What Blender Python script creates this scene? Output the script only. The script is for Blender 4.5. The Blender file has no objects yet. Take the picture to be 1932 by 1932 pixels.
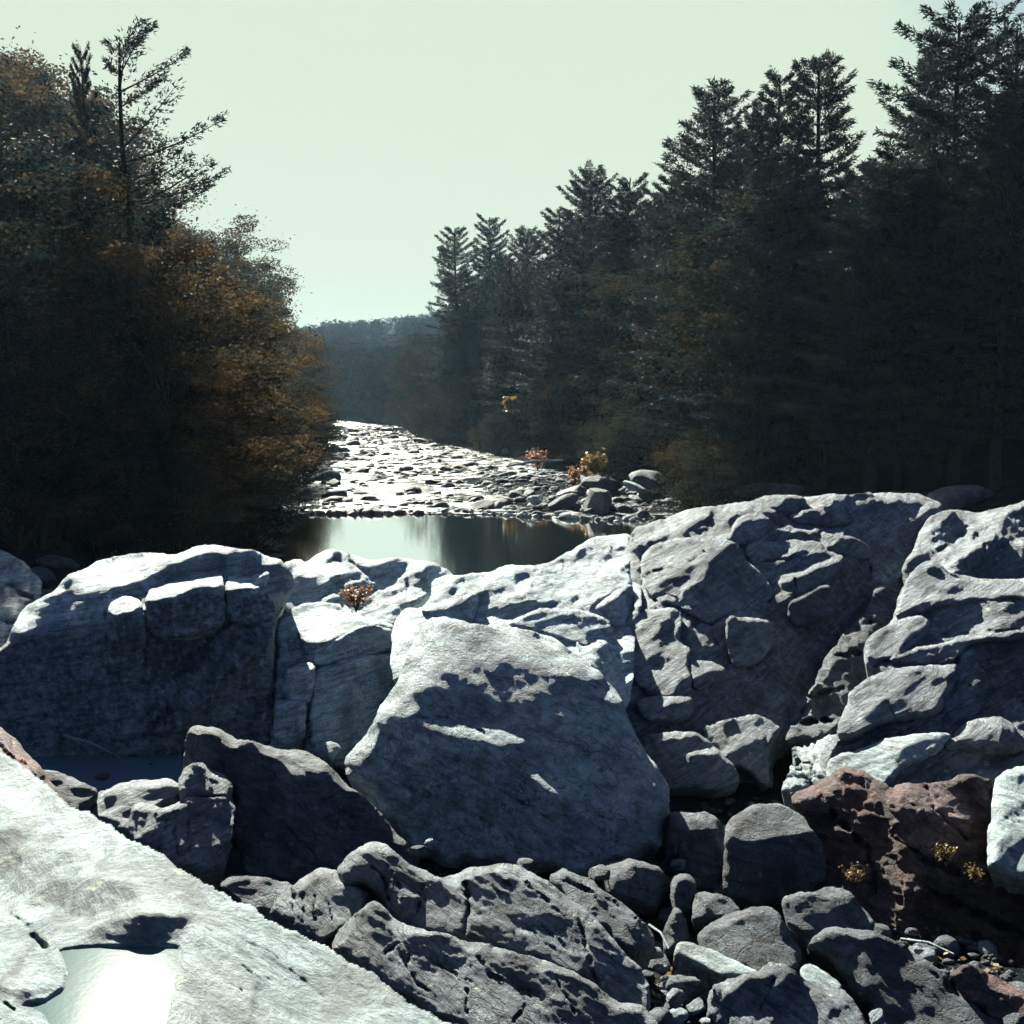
import bpy, math, random
import numpy as np
from mathutils import Vector, Matrix
R = math.radians
C = bpy.context.scene.collection

# ------------------------------------------------------------------ camera, sky, sun, exposure
CAM_H = 6.0                      # eye above the river pool
F = 2071.6; CX = 966.0; PITCH = R(6.2)
CP, SP = math.cos(PITCH), math.sin(PITCH)
SUN_EL, SUN_AZ = R(32), R(-20)   # ahead of the viewer, a little to the left
S = bpy.context.scene
cam_d = bpy.data.cameras.new('camera'); cam = bpy.data.objects.new('camera', cam_d); C.objects.link(cam)
cam.location = (0, 0, CAM_H); cam.rotation_euler = (R(90) - PITCH, 0, 0)
cam_d.sensor_width = 36; cam_d.lens = F / 1932 * 36; cam_d.clip_end = 6000; cam_d.clip_start = 0.05
S.camera = cam
W = bpy.data.worlds.new('World'); S.world = W; W.use_nodes = True
nt = W.node_tree; bg = nt.nodes['Background']
sky = nt.nodes.new('ShaderNodeTexSky'); sky.sky_type = 'NISHITA'; sky.sun_disc = False
sky.sun_elevation = SUN_EL; sky.sun_rotation = SUN_AZ; sky.air_density = 0.5; sky.dust_density = 4.0; sky.ozone_density = 2.0
SKY_STR = 0.05; EXPO = 2.5; HAZE = 0.00008
cap = nt.nodes.new('ShaderNodeMix'); cap.data_type = 'RGBA'; cap.blend_type = 'DARKEN'
cap.inputs[0].default_value = 1.0
k = 1 / (SKY_STR * 2 ** EXPO)
cap.inputs[7].default_value = (0.70 * k, 0.805 * k, 0.66 * k, 1)
tint = nt.nodes.new('ShaderNodeMix'); tint.data_type = 'RGBA'; tint.blend_type = 'MULTIPLY'; tint.inputs[0].default_value = 1.0
tint.inputs[7].default_value = (0.41, 0.49, 0.63, 1)
nt.links.new(sky.outputs[0], tint.inputs[6]); nt.links.new(tint.outputs[2], cap.inputs[6]); nt.links.new(cap.outputs[2], bg.inputs[0])
bg.inputs[1].default_value = SKY_STR
sl = bpy.data.lights.new('sun', 'SUN'); sun = bpy.data.objects.new('sun', sl); C.objects.link(sun)
sl.energy = 5.0; sl.angle = R(0.5); sl.color = (1.0, 0.965, 0.82)
sd = Vector((math.sin(SUN_AZ) * math.cos(SUN_EL), math.cos(SUN_AZ) * math.cos(SUN_EL), math.sin(SUN_EL)))
sun.rotation_euler = sd.to_track_quat('Z', 'Y').to_euler(); sun.location = sd * 100
S.view_settings.view_transform = 'Standard'; S.view_settings.look = 'None'
S.view_settings.exposure = EXPO; S.view_settings.gamma = 1.0; S.view_settings.use_curve_mapping = False
S.cycles.max_bounces = 6; S.cycles.transparent_max_bounces = 8
try:
    S.cycles.use_denoising = True
except Exception:
    pass

# ------------------------------------------------------------------ helpers
def tag(o, label=None, cat=None, group=None, kind=None):
    if label: o['label'] = label
    if cat: o['category'] = cat
    if group: o['group'] = group
    if kind: o['kind'] = kind
    return o

def mesh_obj(name, V, Fc, mat, parent=None, loc=(0, 0, 0), smooth=True, attrs=None):
    me = bpy.data.meshes.new(name)
    V = np.asarray(V, dtype=np.float64).reshape(-1, 3)
    if isinstance(Fc, np.ndarray):
        n, kk = Fc.shape
        me.vertices.add(len(V)); me.vertices.foreach_set('co', V.ravel())
        me.loops.add(n * kk); me.loops.foreach_set('vertex_index', Fc.ravel().astype(np.int32))
        me.polygons.add(n); me.polygons.foreach_set('loop_start', np.arange(0, n * kk, kk, dtype=np.int32))
        me.update(calc_edges=True)
    else:
        me.from_pydata([tuple(p) for p in V], [], [tuple(int(i) for i in f) for f in Fc])
    me.validate()
    if smooth:
        me.polygons.foreach_set('use_smooth', np.ones(len(me.polygons), dtype=bool))
    if attrs:
        for an, arr in attrs.items():
            a = me.attributes.new(an, 'FLOAT', 'POINT'); a.data.foreach_set('value', np.asarray(arr, dtype=np.float32))
    me.materials.append(mat)
    o = bpy.data.objects.new(name, me); C.objects.link(o); o.location = loc
    if parent: o.parent = parent
    return o

_rs = np.random.RandomState(7)
_perm = _rs.permutation(4096).astype(np.int64)
_grad = _rs.normal(size=(4096, 3)); _grad /= np.linalg.norm(_grad, axis=1)[:, None]
def perlin(P):
    P = np.asarray(P, dtype=np.float64)
    i = np.floor(P).astype(np.int64); f = P - i
    u = f * f * f * (f * (f * 6 - 15) + 10)
    out = 0
    def g(dx, dy, dz):
        h = _perm[(_perm[(_perm[(i[:, 0] + dx) & 4095] + i[:, 1] + dy) & 4095] + i[:, 2] + dz) & 4095]
        G = _grad[h]
        return G[:, 0] * (f[:, 0] - dx) + G[:, 1] * (f[:, 1] - dy) + G[:, 2] * (f[:, 2] - dz)
    for dx in (0, 1):
        wx = u[:, 0] if dx else 1 - u[:, 0]
        for dy in (0, 1):
            wy = u[:, 1] if dy else 1 - u[:, 1]
            for dz in (0, 1):
                wz = u[:, 2] if dz else 1 - u[:, 2]
                out = out + wx * wy * wz * g(dx, dy, dz)
    return out * 1.5
def fbm(P, octs=4, gain=0.5, ridged=False):
    s = 0; a = 1.0; P = np.array(P, dtype=np.float64)
    for o in range(octs):
        n = perlin(P + o * 17.3)
        s = s + a * ((1 - 2 * np.abs(n)) if ridged else n)
        a *= gain; P = P * 2.07
    return s

# ------------------------------------------------------------------ node materials
def new_mat(name):
    m = bpy.data.materials.new(name); m.use_nodes = True
    return m, m.node_tree, m.node_tree.nodes['Principled BSDF']
def N(t, typ, **kw):
    n = t.nodes.new(typ)
    for a, b in kw.items(): setattr(n, a, b)
    return n
def noise(t, co, scale, detail=6, rough=0.6, dist=0.0):
    n = N(t, 'ShaderNodeTexNoise'); n.inputs['Scale'].default_value = scale
    n.inputs['Detail'].default_value = detail; n.inputs['Roughness'].default_value = rough
    n.inputs['Distortion'].default_value = dist
    t.links.new(co, n.inputs['Vector']); return n.outputs['Fac']
def ramp(t, fac, stops):
    r = N(t, 'ShaderNodeValToRGB'); e = r.color_ramp.elements
    while len(e) < len(stops): e.new(0.5)
    for q, (p, c) in zip(e, stops):
        q.position = p; q.color = (c[0], c[1], c[2], 1)
    t.links.new(fac, r.inputs[0]); return r.outputs[0]
def mixc(t, fac, a, b, mode='MIX'):
    m = N(t, 'ShaderNodeMix', data_type='RGBA', blend_type=mode)
    for src, s in ((fac, m.inputs[0]), (a, m.inputs[6]), (b, m.inputs[7])):
        if hasattr(src, 'is_linked') or hasattr(src, 'links'): t.links.new(src, s)
        elif isinstance(src, (int, float)): s.default_value = src
        else: s.default_value = (src[0], src[1], src[2], 1)
    return m.outputs[2]
def math_n(t, op, a, b=None):
    m = N(t, 'ShaderNodeMath', operation=op)
    for src, s in ((a, m.inputs[0]), (b, m.inputs[1])):
        if src is None: continue
        if isinstance(src, (int, float)): s.default_value = src
        else: t.links.new(src, s)
    return m.outputs[0]

def rock_mat(name, dark, mid, light, warm, warm_amt=0.35, strat=(.8, .8, 6), rot=(0.1, 0.15, 0), bump=0.6, rough=0.78, spec=0.2, crk=0.16, jn=1.0, gain=0.6):
    m, t, p = new_mat(name)
    geo = N(t, 'ShaderNodeNewGeometry'); pos = geo.outputs['Position']
    def dipped(src, sc_, off=0.0):      # turn to the dip of the layers, then squeeze across them
        a_ = N(t, 'ShaderNodeMapping'); a_.inputs['Rotation'].default_value = rot; t.links.new(src, a_.inputs[0])
        b_ = N(t, 'ShaderNodeMapping'); b_.inputs['Scale'].default_value = sc_; b_.inputs['Location'].default_value = (off, off, 0); t.links.new(a_.outputs[0], b_.inputs[0])
        return b_.outputs[0]
    st = dipped(pos, strat)
    big = noise(t, pos, 0.9, 6, 0.62); c = ramp(t, big, [(0.3, dark), (0.52, mid), (0.72, light)])
    stn = noise(t, st, 3.0, 8, 0.7, 0.4)
    c = mixc(t, 0.85, c, ramp(t, stn, [(0.32, (0.3, 0.3, 0.32)), (0.48, (0.85, 0.85, 0.86)), (0.66, (1.35, 1.35, 1.32))]), 'MULTIPLY')
    mid_n = noise(t, pos, 5.5, 8, 0.74, 0.5)
    c = mixc(t, 0.8, c, ramp(t, mid_n, [(0.34, (0.45, 0.45, 0.47)), (0.5, (1, 1, 1)), (0.68, (1.3, 1.3, 1.28))]), 'MULTIPLY')
    def veins(scale, wd, off):
        q = noise(t, dipped(pos, (strat[0], strat[1], 1 + (strat[2] - 1) * .5), off), scale, 4, 0.55, 0.3)
        return math_n(t, 'ABSOLUTE', math_n(t, 'SUBTRACT', q, 0.5))
    v1 = ramp(t, veins(1.1, 0, 3.0), [(0.0, (0, 0, 0)), (0.007, (1, 1, 1))]); v2 = ramp(t, veins(2.7, 0, 11.0), [(0.0, (0.25,) * 3), (0.012, (1, 1, 1))])
    joints = mixc(t, 1.0, v1, v2, 'MULTIPLY')
    c = mixc(t, 0.7 * jn, c, joints, 'MULTIPLY')
    c = mixc(t, 1.0, c, (0.87, 1.0, 1.13), 'MULTIPLY')
    fine = noise(t, pos, 38, 5, 0.75)
    c = mixc(t, 0.8, c, ramp(t, fine, [(0.3, (0.5, 0.5, 0.5)), (0.55, (1, 1, 1)), (0.72, (1.3, 1.3, 1.3))]), 'MULTIPLY')
    wn = noise(t, pos, 1.7, 5, 0.65, 0.6); wf = ramp(t, wn, [(0.47, (0, 0, 0)), (0.68, (warm_amt,) * 3)])
    c = mixc(t, wf, c, warm)
    wm = N(t, 'ShaderNodeMapping'); wm.inputs['Scale'].default_value = (2.2, 2.2, .45); t.links.new(pos, wm.inputs[0])   # run-off stains and lichen crusts
    c = mixc(t, ramp(t, noise(t, wm.outputs[0], 1.0, 7, .68, .5), [(.50, (0, 0, 0)), (.62, (.6, .6, .6))]), c, (dark[0] * .42, dark[1] * .42, dark[2] * .44))
    c = mixc(t, ramp(t, noise(t, pos, 7.5, 3, .5), [(.66, (0, 0, 0)), (.69, (.55, .55, .55))]), c, (light[0] * 1.15, light[1] * 1.2, light[2] * 1.05))
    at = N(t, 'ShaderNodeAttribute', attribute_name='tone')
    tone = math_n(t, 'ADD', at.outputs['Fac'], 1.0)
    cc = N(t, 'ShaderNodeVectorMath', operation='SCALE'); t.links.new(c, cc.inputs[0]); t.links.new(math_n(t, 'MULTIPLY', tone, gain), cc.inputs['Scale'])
    t.links.new(cc.outputs[0], p.inputs['Base Color'])
    p.inputs['Roughness'].default_value = rough; p.inputs['Specular IOR Level'].default_value = spec
    # relief: foliation bands, joints, grain
    vor = N(t, 'ShaderNodeTexVoronoi', feature='DISTANCE_TO_EDGE'); vor.inputs['Scale'].default_value = 1.6
    dn = N(t, 'ShaderNodeTexNoise'); dn.inputs['Scale'].default_value = 2.2; t.links.new(pos, dn.inputs['Vector'])
    va = N(t, 'ShaderNodeVectorMath', operation='MULTIPLY_ADD'); t.links.new(dn.outputs['Color'], va.inputs[0])
    va.inputs[1].default_value = (0.5, 0.5, 0.5); t.links.new(pos, va.inputs[2])
    t.links.new(dipped(va.outputs[0], (strat[0], strat[1], strat[2] * 0.4)), vor.inputs['Vector'])
    crack = ramp(t, vor.outputs['Distance'], [(0.0, (0, 0, 0)), (0.03, (1, 1, 1))])
    h = math_n(t, 'ADD', math_n(t, 'MULTIPLY', stn, 1.2), math_n(t, 'MULTIPLY', crack, crk))
    h = math_n(t, 'ADD', h, math_n(t, 'MULTIPLY', joints, 0.35 * jn)); h = math_n(t, 'ADD', h, math_n(t, 'MULTIPLY', mid_n, 1.2))
    h = math_n(t, 'ADD', h, math_n(t, 'MULTIPLY', noise(t, pos, 11, 9, 0.78), 0.7))
    h = math_n(t, 'ADD', h, math_n(t, 'MULTIPLY', fine, 0.2))
    b = N(t, 'ShaderNodeBump'); b.inputs['Strength'].default_value = bump; b.inputs['Distance'].default_value = 0.09
    t.links.new(h, b.inputs['Height']); t.links.new(b.outputs[0], p.inputs['Normal'])
    return m
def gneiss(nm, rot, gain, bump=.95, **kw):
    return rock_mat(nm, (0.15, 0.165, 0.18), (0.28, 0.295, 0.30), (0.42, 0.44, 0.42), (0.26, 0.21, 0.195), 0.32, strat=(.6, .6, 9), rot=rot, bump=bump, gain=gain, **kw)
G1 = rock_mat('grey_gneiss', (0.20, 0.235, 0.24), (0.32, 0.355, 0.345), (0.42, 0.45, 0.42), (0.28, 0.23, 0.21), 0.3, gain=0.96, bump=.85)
G9 = rock_mat('sunlit_gneiss', (0.22, 0.25, 0.25), (0.34, 0.375, 0.36), (0.42, 0.45, 0.42), (0.30, 0.25, 0.23), 0.25, gain=1.32, rot=(.1, .25, 0), bump=.9)  # lighter copy of the grey gneiss, sunlight on the ledges put into its colour
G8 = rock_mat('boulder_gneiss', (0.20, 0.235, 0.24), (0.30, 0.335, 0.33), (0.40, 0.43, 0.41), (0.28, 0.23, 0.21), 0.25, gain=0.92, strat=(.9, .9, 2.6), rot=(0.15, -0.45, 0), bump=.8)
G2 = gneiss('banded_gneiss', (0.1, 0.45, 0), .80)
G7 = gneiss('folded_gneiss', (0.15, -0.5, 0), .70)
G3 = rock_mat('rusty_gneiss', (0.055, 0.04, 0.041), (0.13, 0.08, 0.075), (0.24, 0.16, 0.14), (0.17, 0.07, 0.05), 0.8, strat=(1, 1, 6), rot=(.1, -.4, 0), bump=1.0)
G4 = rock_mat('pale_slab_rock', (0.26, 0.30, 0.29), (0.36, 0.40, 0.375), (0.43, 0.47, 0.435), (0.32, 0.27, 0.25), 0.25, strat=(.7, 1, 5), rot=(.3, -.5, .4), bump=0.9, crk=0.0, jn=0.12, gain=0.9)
G6 = rock_mat('wet_river_rock', (0.03, 0.035, 0.04), (0.06, 0.065, 0.07), (0.12, 0.12, 0.12), (0.08, 0.06, 0.05), 0.5, bump=0.6, spec=0.5)
G5 = rock_mat('dark_boulder_rock', (0.10, 0.107, 0.12), (0.165, 0.175, 0.19), (0.26, 0.265, 0.265), (0.18, 0.15, 0.135), 0.28, bump=0.9, rot=(.2, -.3, 0), strat=(1, 1, 4))

# ------------------------------------------------------------------ pixel rays -> real positions
def ray(u, v):
    a = (np.asarray(u, float) - CX) / F; b = -(np.asarray(v, float) - CX) / F
    return np.stack([a, CP + b * SP, -SP + b * CP], -1)
def tval(u, v, q):              # q > 0: distance ahead in metres; q < 0: height relative to the eye
    d = ray(u, v); return q / d[..., 1] if q > 0 else q / d[..., 2]
def at(u, v, q):
    p = ray(u, v) * tval(u, v, q); return Vector((p[0], p[1], p[2] + CAM_H))
def nrm(el, az=0):
    e, a = R(el), R(az); return np.array([math.cos(e) * math.sin(a), -math.cos(e) * math.cos(a), math.sin(e)])
def K(i):                       # tracing frames
    s, u0, v0 = {0: (1, 0, 0), 1: (.33527, 0, 971.6), 2: (.36575, 588.8, 912.7), 3: (.36, 1236.6, 883.3),
                 4: (.33527, 0, 1354.3), 5: (.39623, 530, 1413.2), 6: (.39044, 1177.7, 1413.2)}[i]
    return lambda P: np.array([(u0 + p[0] * s, v0 + p[1] * s) + tuple(p[2:]) for p in P], float)
def inside(poly, X, Y):
    r = np.zeros(X.shape, bool); n = len(poly)
    for i in range(n):
        x0, y0 = poly[i][:2]; x1, y1 = poly[(i + 1) % n][:2]
        if y0 == y1: continue
        c = ((y0 > Y) != (y1 > Y)) & (X < (x1 - x0) * (Y - y0) / (y1 - y0) + x0)
        r ^= c
    return r
def seg_dist(poly, X, Y, closed=True):
    best = np.full(X.shape, 1e9); bx = np.zeros(X.shape); by = np.zeros(X.shape)
    n = len(poly)
    for i in range(n if closed else n - 1):
        x0, y0 = poly[i][:2]; x1, y1 = poly[(i + 1) % n][:2]
        dx, dy = x1 - x0, y1 - y0; L2 = dx * dx + dy * dy + 1e-9
        tt = np.clip(((X - x0) * dx + (Y - y0) * dy) / L2, 0, 1)
        px, py = x0 + tt * dx, y0 + tt * dy; d = np.hypot(X - px, Y - py)
        m = d < best; best[m] = d[m]; bx[m] = px[m]; by[m] = py[m]
    return best, bx, by
def blur(a, r):
    r = int(max(0, round(r)))
    for _ in range(2):
        if r < 1: break
        for ax in (0, 1):
            p = np.pad(a, [(r, r) if q == ax else (0, 0) for q in range(2)], mode='edge')
            c = np.cumsum(p, axis=ax)
            c = np.insert(c, 0, 0, axis=ax)
            a = (np.take(c, range(2 * r + 1, c.shape[ax]), axis=ax) - np.take(c, range(0, c.shape[ax] - 2 * r - 1), axis=ax)) / (2 * r + 1)
    return a
def chaikin(P):
    Q = []
    for i in range(len(P)):
        a, b = np.array(P[i][:2]), np.array(P[(i + 1) % len(P)][:2]); Q += [a * .8 + b * .2, a * .2 + b * .8]
    return np.array(Q)

def rough_outline(O, seed, amp):
    Q = []
    for i in range(len(O)):
        a, b = O[i], O[(i + 1) % len(O)]; m = max(1, int(np.hypot(*(b - a)) / 3.0))
        for j in range(m): Q.append(a + (b - a) * j / m)
    Q = np.array(Q); w = np.stack([Q[:, 0], Q[:, 1], np.full(len(Q), seed * 9.7)], -1)
    for sc_, am in ((1 / 34, 3.2), (1 / 12, 1.7), (1 / 5, .8)):
        Q = Q + np.stack([perlin(w * [sc_, sc_, 1]), perlin(w * [sc_, sc_, 1] + 55.5)], -1) * am * amp
    return Q
STEP = 3.1
BASES = {}
def rock(name, label, cat, mat, frame, outline, anchors, base, patches=(), cracks=(), tones=(), ell=70, step=STEP,
         rough=0.05, fine=0.022, strat=(0.6, 0.3, 3.4), curl=(16, 0.22), thick=1.6, group=None, smooth=1, seed=0, post=None, tear=0.04, jag=1.0, grain=None, pin=None, facet=None, key=None):
    k = K(frame); O = rough_outline(chaikin(k(outline)), seed, jag); A = k(anchors)
    u0, v0 = O.min(0) - 5 * step; u1, v1 = O.max(0) + 5 * step
    us = np.arange(u0, u1 + step, step); vs = np.arange(v0, v1 + step, step)
    U, Vv = np.meshgrid(us, vs)
    # wobble the outline so that it is not a polygon
    MO = inside(O, U, Vv); M = MO.copy()
    for _ in range(3):          # solve a little past the outline, cut back to it later
        q_ = np.pad(M, 1); M = q_[1:-1, 1:-1] | q_[:-2, 1:-1] | q_[2:, 1:-1] | q_[1:-1, :-2] | q_[1:-1, 2:] | q_[:-2, :-2] | q_[2:, 2:] | q_[:-2, 2:] | q_[2:, :-2]
    D = ray(U, Vv); NN = np.broadcast_to(nrm(*base), D.shape).copy()
    wob = np.stack([U.ravel() / 26, Vv.ravel() / 26, np.full(U.size, seed * 3.1)], -1)
    wu = perlin(wob).reshape(U.shape) * 7; wv = perlin(wob + 31.7).reshape(U.shape) * 7
    wob2 = wob * 3.3
    wu += perlin(wob2).reshape(U.shape) * 3.5; wv += perlin(wob2 + 31.7).reshape(U.shape) * 3.5
    lab = np.zeros(U.shape, int)
    for pi_, pt in enumerate(patches):
        P = k(pt[0]); w = inside(P, U + wu, Vv + wv).astype(float)
        lab[w > .5] = pi_ + 1
        w = blur(w, (pt[2] if len(pt) > 2 else 4) / step)[..., None]
        NN = NN * (1 - w) + nrm(*pt[1]) * w
    gr = grain or (0, 60, 16, 14)
    if gr[3]:
        ca, sa_ = math.cos(R(gr[0])), math.sin(R(gr[0]))
        al = U * ca + Vv * sa_; ac = -U * sa_ + Vv * ca
        def nz_(f1, f2, off, o=3): return fbm(np.stack([al.ravel() / f1, ac.ravel() / f2, np.full(U.size, seed * 2.3 + off)], -1), o, .6).reshape(U.shape)
        e1 = np.tanh(2.2 * nz_(gr[1], gr[2], 0.0)) * gr[3] + nz_(gr[1] * .35, gr[2] * .45, 80.0, 2) * (gr[3] * .5 + 2); a1 = nz_(gr[1] * .6, gr[2] * 1.8, 40.0) * gr[3] * 1.6
        elv = np.arcsin(np.clip(NN[..., 2] / (np.linalg.norm(NN, axis=-1) + 1e-9), -1, 1)); azm = np.arctan2(NN[..., 0], -NN[..., 1])
        elv = np.minimum(elv + np.radians(e1), R(88)); azm = azm + np.radians(a1)
        NN = np.stack([np.cos(elv) * np.sin(azm), -np.cos(elv) * np.cos(azm), np.sin(elv)], -1)
    if facet:                       # broken blocks: every joint-bounded cell leans its own way
        ca, sa_ = math.cos(R(gr[0])), math.sin(R(gr[0]))
        X0 = (U + wu * 2.2); Y0 = (Vv + wv * 2.2); al = (X0 * ca + Y0 * sa_) / facet[0]; ac = (-X0 * sa_ + Y0 * ca) / facet[1]
        ix, iy = np.floor(al).astype(int), np.floor(ac).astype(int); bd = np.full(U.shape, 1e9); cid = np.zeros(U.shape, int)
        for dx_ in (-1, 0, 1):
            for dy_ in (-1, 0, 1):
                cx_, cy_ = ix + dx_, iy + dy_; hh = _perm[(_perm[(cx_ + seed * 31) & 4095] + cy_) & 4095]
                px_ = cx_ + .5 + .45 * _grad[hh, 0]; py_ = cy_ + .5 + .45 * _grad[hh, 1]; d_ = (al - px_) ** 2 + (ac - py_) ** 2
                mm_ = d_ < bd; bd[mm_] = d_[mm_]; cid[mm_] = hh[mm_]
        elv = np.arcsin(np.clip(NN[..., 2] / (np.linalg.norm(NN, axis=-1) + 1e-9), -1, 1)); azm = np.arctan2(NN[..., 0], -NN[..., 1])
        elv = np.clip(elv + np.radians(_grad[cid, 2] * facet[2] - (facet[3] if len(facet) > 3 else 5)), R(-5), R(86)); azm = azm + np.radians(_grad[cid, 0] * facet[2] * 2.2)
        NN = np.stack([np.cos(elv) * np.sin(azm), -np.cos(elv) * np.cos(azm), np.sin(elv)], -1); lab = lab + 1000 * cid
    NN /= np.linalg.norm(NN, axis=-1, keepdims=True) + 1e-9
    nd = np.minimum((NN * D).sum(-1), -0.10)
    gu = -(NN[..., 0] / F) / nd * step
    gv = ((NN[..., 1] * SP + NN[..., 2] * CP) / F) / nd * step
    # smooth base depth through the anchors (thin plate)
    au, av = A[:, 0], A[:, 1]; aL = np.array([math.log(tval(a[0], a[1], a[2])) for a in A])
    def tp(r): return r * r * np.log(r + 1e-9)
    n = len(A); r = np.hypot(au[:, None] - au, av[:, None] - av) / 300
    big = np.zeros((n + 3, n + 3)); big[:n, :n] = tp(r) + np.eye(n) * 0.002
    big[:n, n] = 1; big[:n, n + 1] = au / 300; big[:n, n + 2] = av / 300; big[n:, :n] = big[:n, n:].T
    co = np.linalg.solve(big + np.eye(n + 3) * 1e-9, np.concatenate([aL, [0, 0, 0]]))
    L0 = co[n] + co[n + 1] * U / 300 + co[n + 2] * Vv / 300
    for i in range(n): L0 = L0 + co[i] * tp(np.hypot(U - au[i], Vv - av[i]) / 300)
    lam = (step / ell) ** 2
    if pin is not None:
        Pp_ = k(pin[0]); dp, _, _ = seg_dist(Pp_, U, Vv); dp = np.where(inside(Pp_, U, Vv), 0, dp); wp = np.clip(1 - dp / pin[2], 0, 1)
        Lp = np.log(np.abs(pin[1] / ray(U, Vv)[..., 2])); L0 = L0 * (1 - np.sqrt(wp)) + Lp * np.sqrt(wp); lam = lam + pin[3] * wp ** 2
    mh = (M[:, 1:] & M[:, :-1]).astype(float); mv = (M[1:] & M[:-1]).astype(float); Mf = M.astype(float)
    wt_ = np.where(lab % 1000 > 0, 3.0, 1.0); mh = mh * np.minimum(wt_[:, 1:], wt_[:, :-1]); mv = mv * np.minimum(wt_[1:], wt_[:-1])
    t_ = lambda a, b: np.where(a % 1000 != b % 1000, tear, np.where(a != b, .25, 1.0))
    mh = 0.35 * mh * t_(lab[:, 1:], lab[:, :-1]); mv = mv * np.maximum(t_(lab[1:], lab[:-1]), .4)
    gh = 0.5 * (gu[:, 1:] + gu[:, :-1]) * mh; gvv = 0.5 * (gv[1:] + gv[:-1]) * mv
    def DT(h, vv):
        o = np.zeros(U.shape); o[:, 1:] += h; o[:, :-1] -= h; o[1:] += vv; o[:-1] -= vv; return o
    def Aop(x): return DT((x[:, 1:] - x[:, :-1]) * mh, (x[1:] - x[:-1]) * mv) + lam * x * Mf
    b = DT(gh, gvv) + lam * L0 * Mf; x = L0 * Mf
    rr = b - Aop(x); p = rr.copy(); rs = (rr * rr).sum(); r0 = rs
    for it in range(500):
        Ap = Aop(p); al = rs / ((p * Ap).sum() + 1e-30); x += al * p; rr -= al * Ap
        rn = (rr * rr).sum()
        if rn < 1e-9 * r0: break
        p = rr + (rn / rs) * p; rs = rn
    Lg = x
    for _ in range(smooth):
        xm = blur(Lg * Mf, 1); mm = blur(Mf, 1); Lg = np.where(M, xm / np.maximum(mm, 1e-3), Lg)
    T = np.exp(Lg); T = np.where(M, T, T[M].mean()); M2 = M; M = MO
    dist, bx, by = seg_dist(O, U, Vv)
    cell = M[1:, 1:] & M[1:, :-1] & M[:-1, 1:] & M[:-1, :-1]
    full = np.zeros(M.shape, bool); full[1:-1, 1:-1] = cell[1:, 1:] & cell[1:, :-1] & cell[:-1, 1:] & cell[:-1, :-1]
    dist = np.where(M, dist, 0)
    cn = perlin(np.stack([U.ravel() / 45, Vv.ravel() / 45, np.full(U.size, seed + 7.7)], -1)).reshape(U.shape)
    e = np.clip(dist / (curl[0] * np.clip(1 + cn * 1.3, .25, 1.8)), 0, 1)
    T = T + curl[1] * np.clip(.75 + cn * 1.6, .1, 1.6) * (1 - e) ** 2.2
    for cr in cracks:
        P = k(cr[0]); d, _, _ = seg_dist(P, U + wu * .6, Vv + wv * .6, False); w = cr[1]
        cm = np.clip(.7 + 1.5 * perlin(np.stack([U.ravel() / 18, Vv.ravel() / 18, np.full(U.size, seed + 17.7)], -1)).reshape(U.shape), 0, 1.3); T = T + cr[2] * cm * np.exp(-(d / (w * (.6 + .5 * cm))) ** 2)
    if key: BASES[key] = (us, vs, T.copy())
    # mesh grid
    cell = M[1:, 1:] & M[1:, :-1] & M[:-1, 1:] & M[:-1, :-1]
    use = np.zeros(M.shape, bool); use[1:, 1:] |= cell; use[1:, :-1] |= cell; use[:-1, 1:] |= cell; use[:-1, :-1] |= cell
    full = np.zeros(M.shape, bool); full[1:-1, 1:-1] = cell[1:, 1:] & cell[1:, :-1] & cell[:-1, 1:] & cell[:-1, :-1]
    bnd = use & ~full
    U2 = np.where(bnd, bx, U); V2 = np.where(bnd, by, Vv)
    fu = np.clip((U2 - us[0]) / step, 0, len(us) - 1.001); fv = np.clip((V2 - vs[0]) / step, 0, len(vs) - 1.001)
    iu, iv = fu.astype(int), fv.astype(int); ru, rv = fu - iu, fv - iv
    Tg = T; T = np.where(bnd, Tg[iv, iu] * (1 - ru) * (1 - rv) + Tg[iv, iu + 1] * ru * (1 - rv) + Tg[iv + 1, iu] * (1 - ru) * rv + Tg[iv + 1, iu + 1] * ru * rv, Tg)
    idx = -np.ones(M.shape, int); idx[use] = np.arange(use.sum())
    P3 = (ray(U2, V2) * T[..., None])
    if post is not None: P3, T = post(k, U, Vv, P3, T)
    # normals from the grid
    Pn_ = ray(U, Vv) * Tg[..., None]; dU = np.gradient(Pn_, axis=1); dV = np.gradient(Pn_, axis=0); nn = np.cross(dU, dV)
    nn /= np.linalg.norm(nn, axis=-1, keepdims=True) + 1e-9
    flip = (nn * ray(U2, V2)).sum(-1) > 0; nn[flip] *= -1
    Q = P3[use]; nq = nn[use]
    base_s = np.array(strat); dp_ = R(max(-35, min(35, -gr[0]))) if abs(gr[0]) < 60 else 0.0; cd_, sd2 = math.cos(dp_), math.sin(dp_)
    Qr = np.stack([Q[:, 0] * cd_ + Q[:, 2] * sd2, Q[:, 1], -Q[:, 0] * sd2 + Q[:, 2] * cd_], -1)
    sc = fbm(Qr * base_s * 0.75 + seed * 5.7, 4, 0.5); rg = fbm(Qr * base_s * 2.6 + seed * 3.3 + 9, 3, 0.5, True) - 0.6
    near = np.clip(T[use] / 10.0, 0.25, 1.2)
    Q = Q + nq * (sc * rough * 0.45 - rg * fine * 0.33 + perlin(Qr * np.array([3.0, 3.0, 12.0]) / near[:, None]) * fine * 0.3)[:, None] * near[:, None]
    quads = np.stack([idx[:-1, :-1][cell], idx[1:, :-1][cell], idx[1:, 1:][cell], idx[:-1, 1:][cell]], -1)
    # closed back: sides run away from the viewer and down, then a cap
    from collections import Counter
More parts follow.
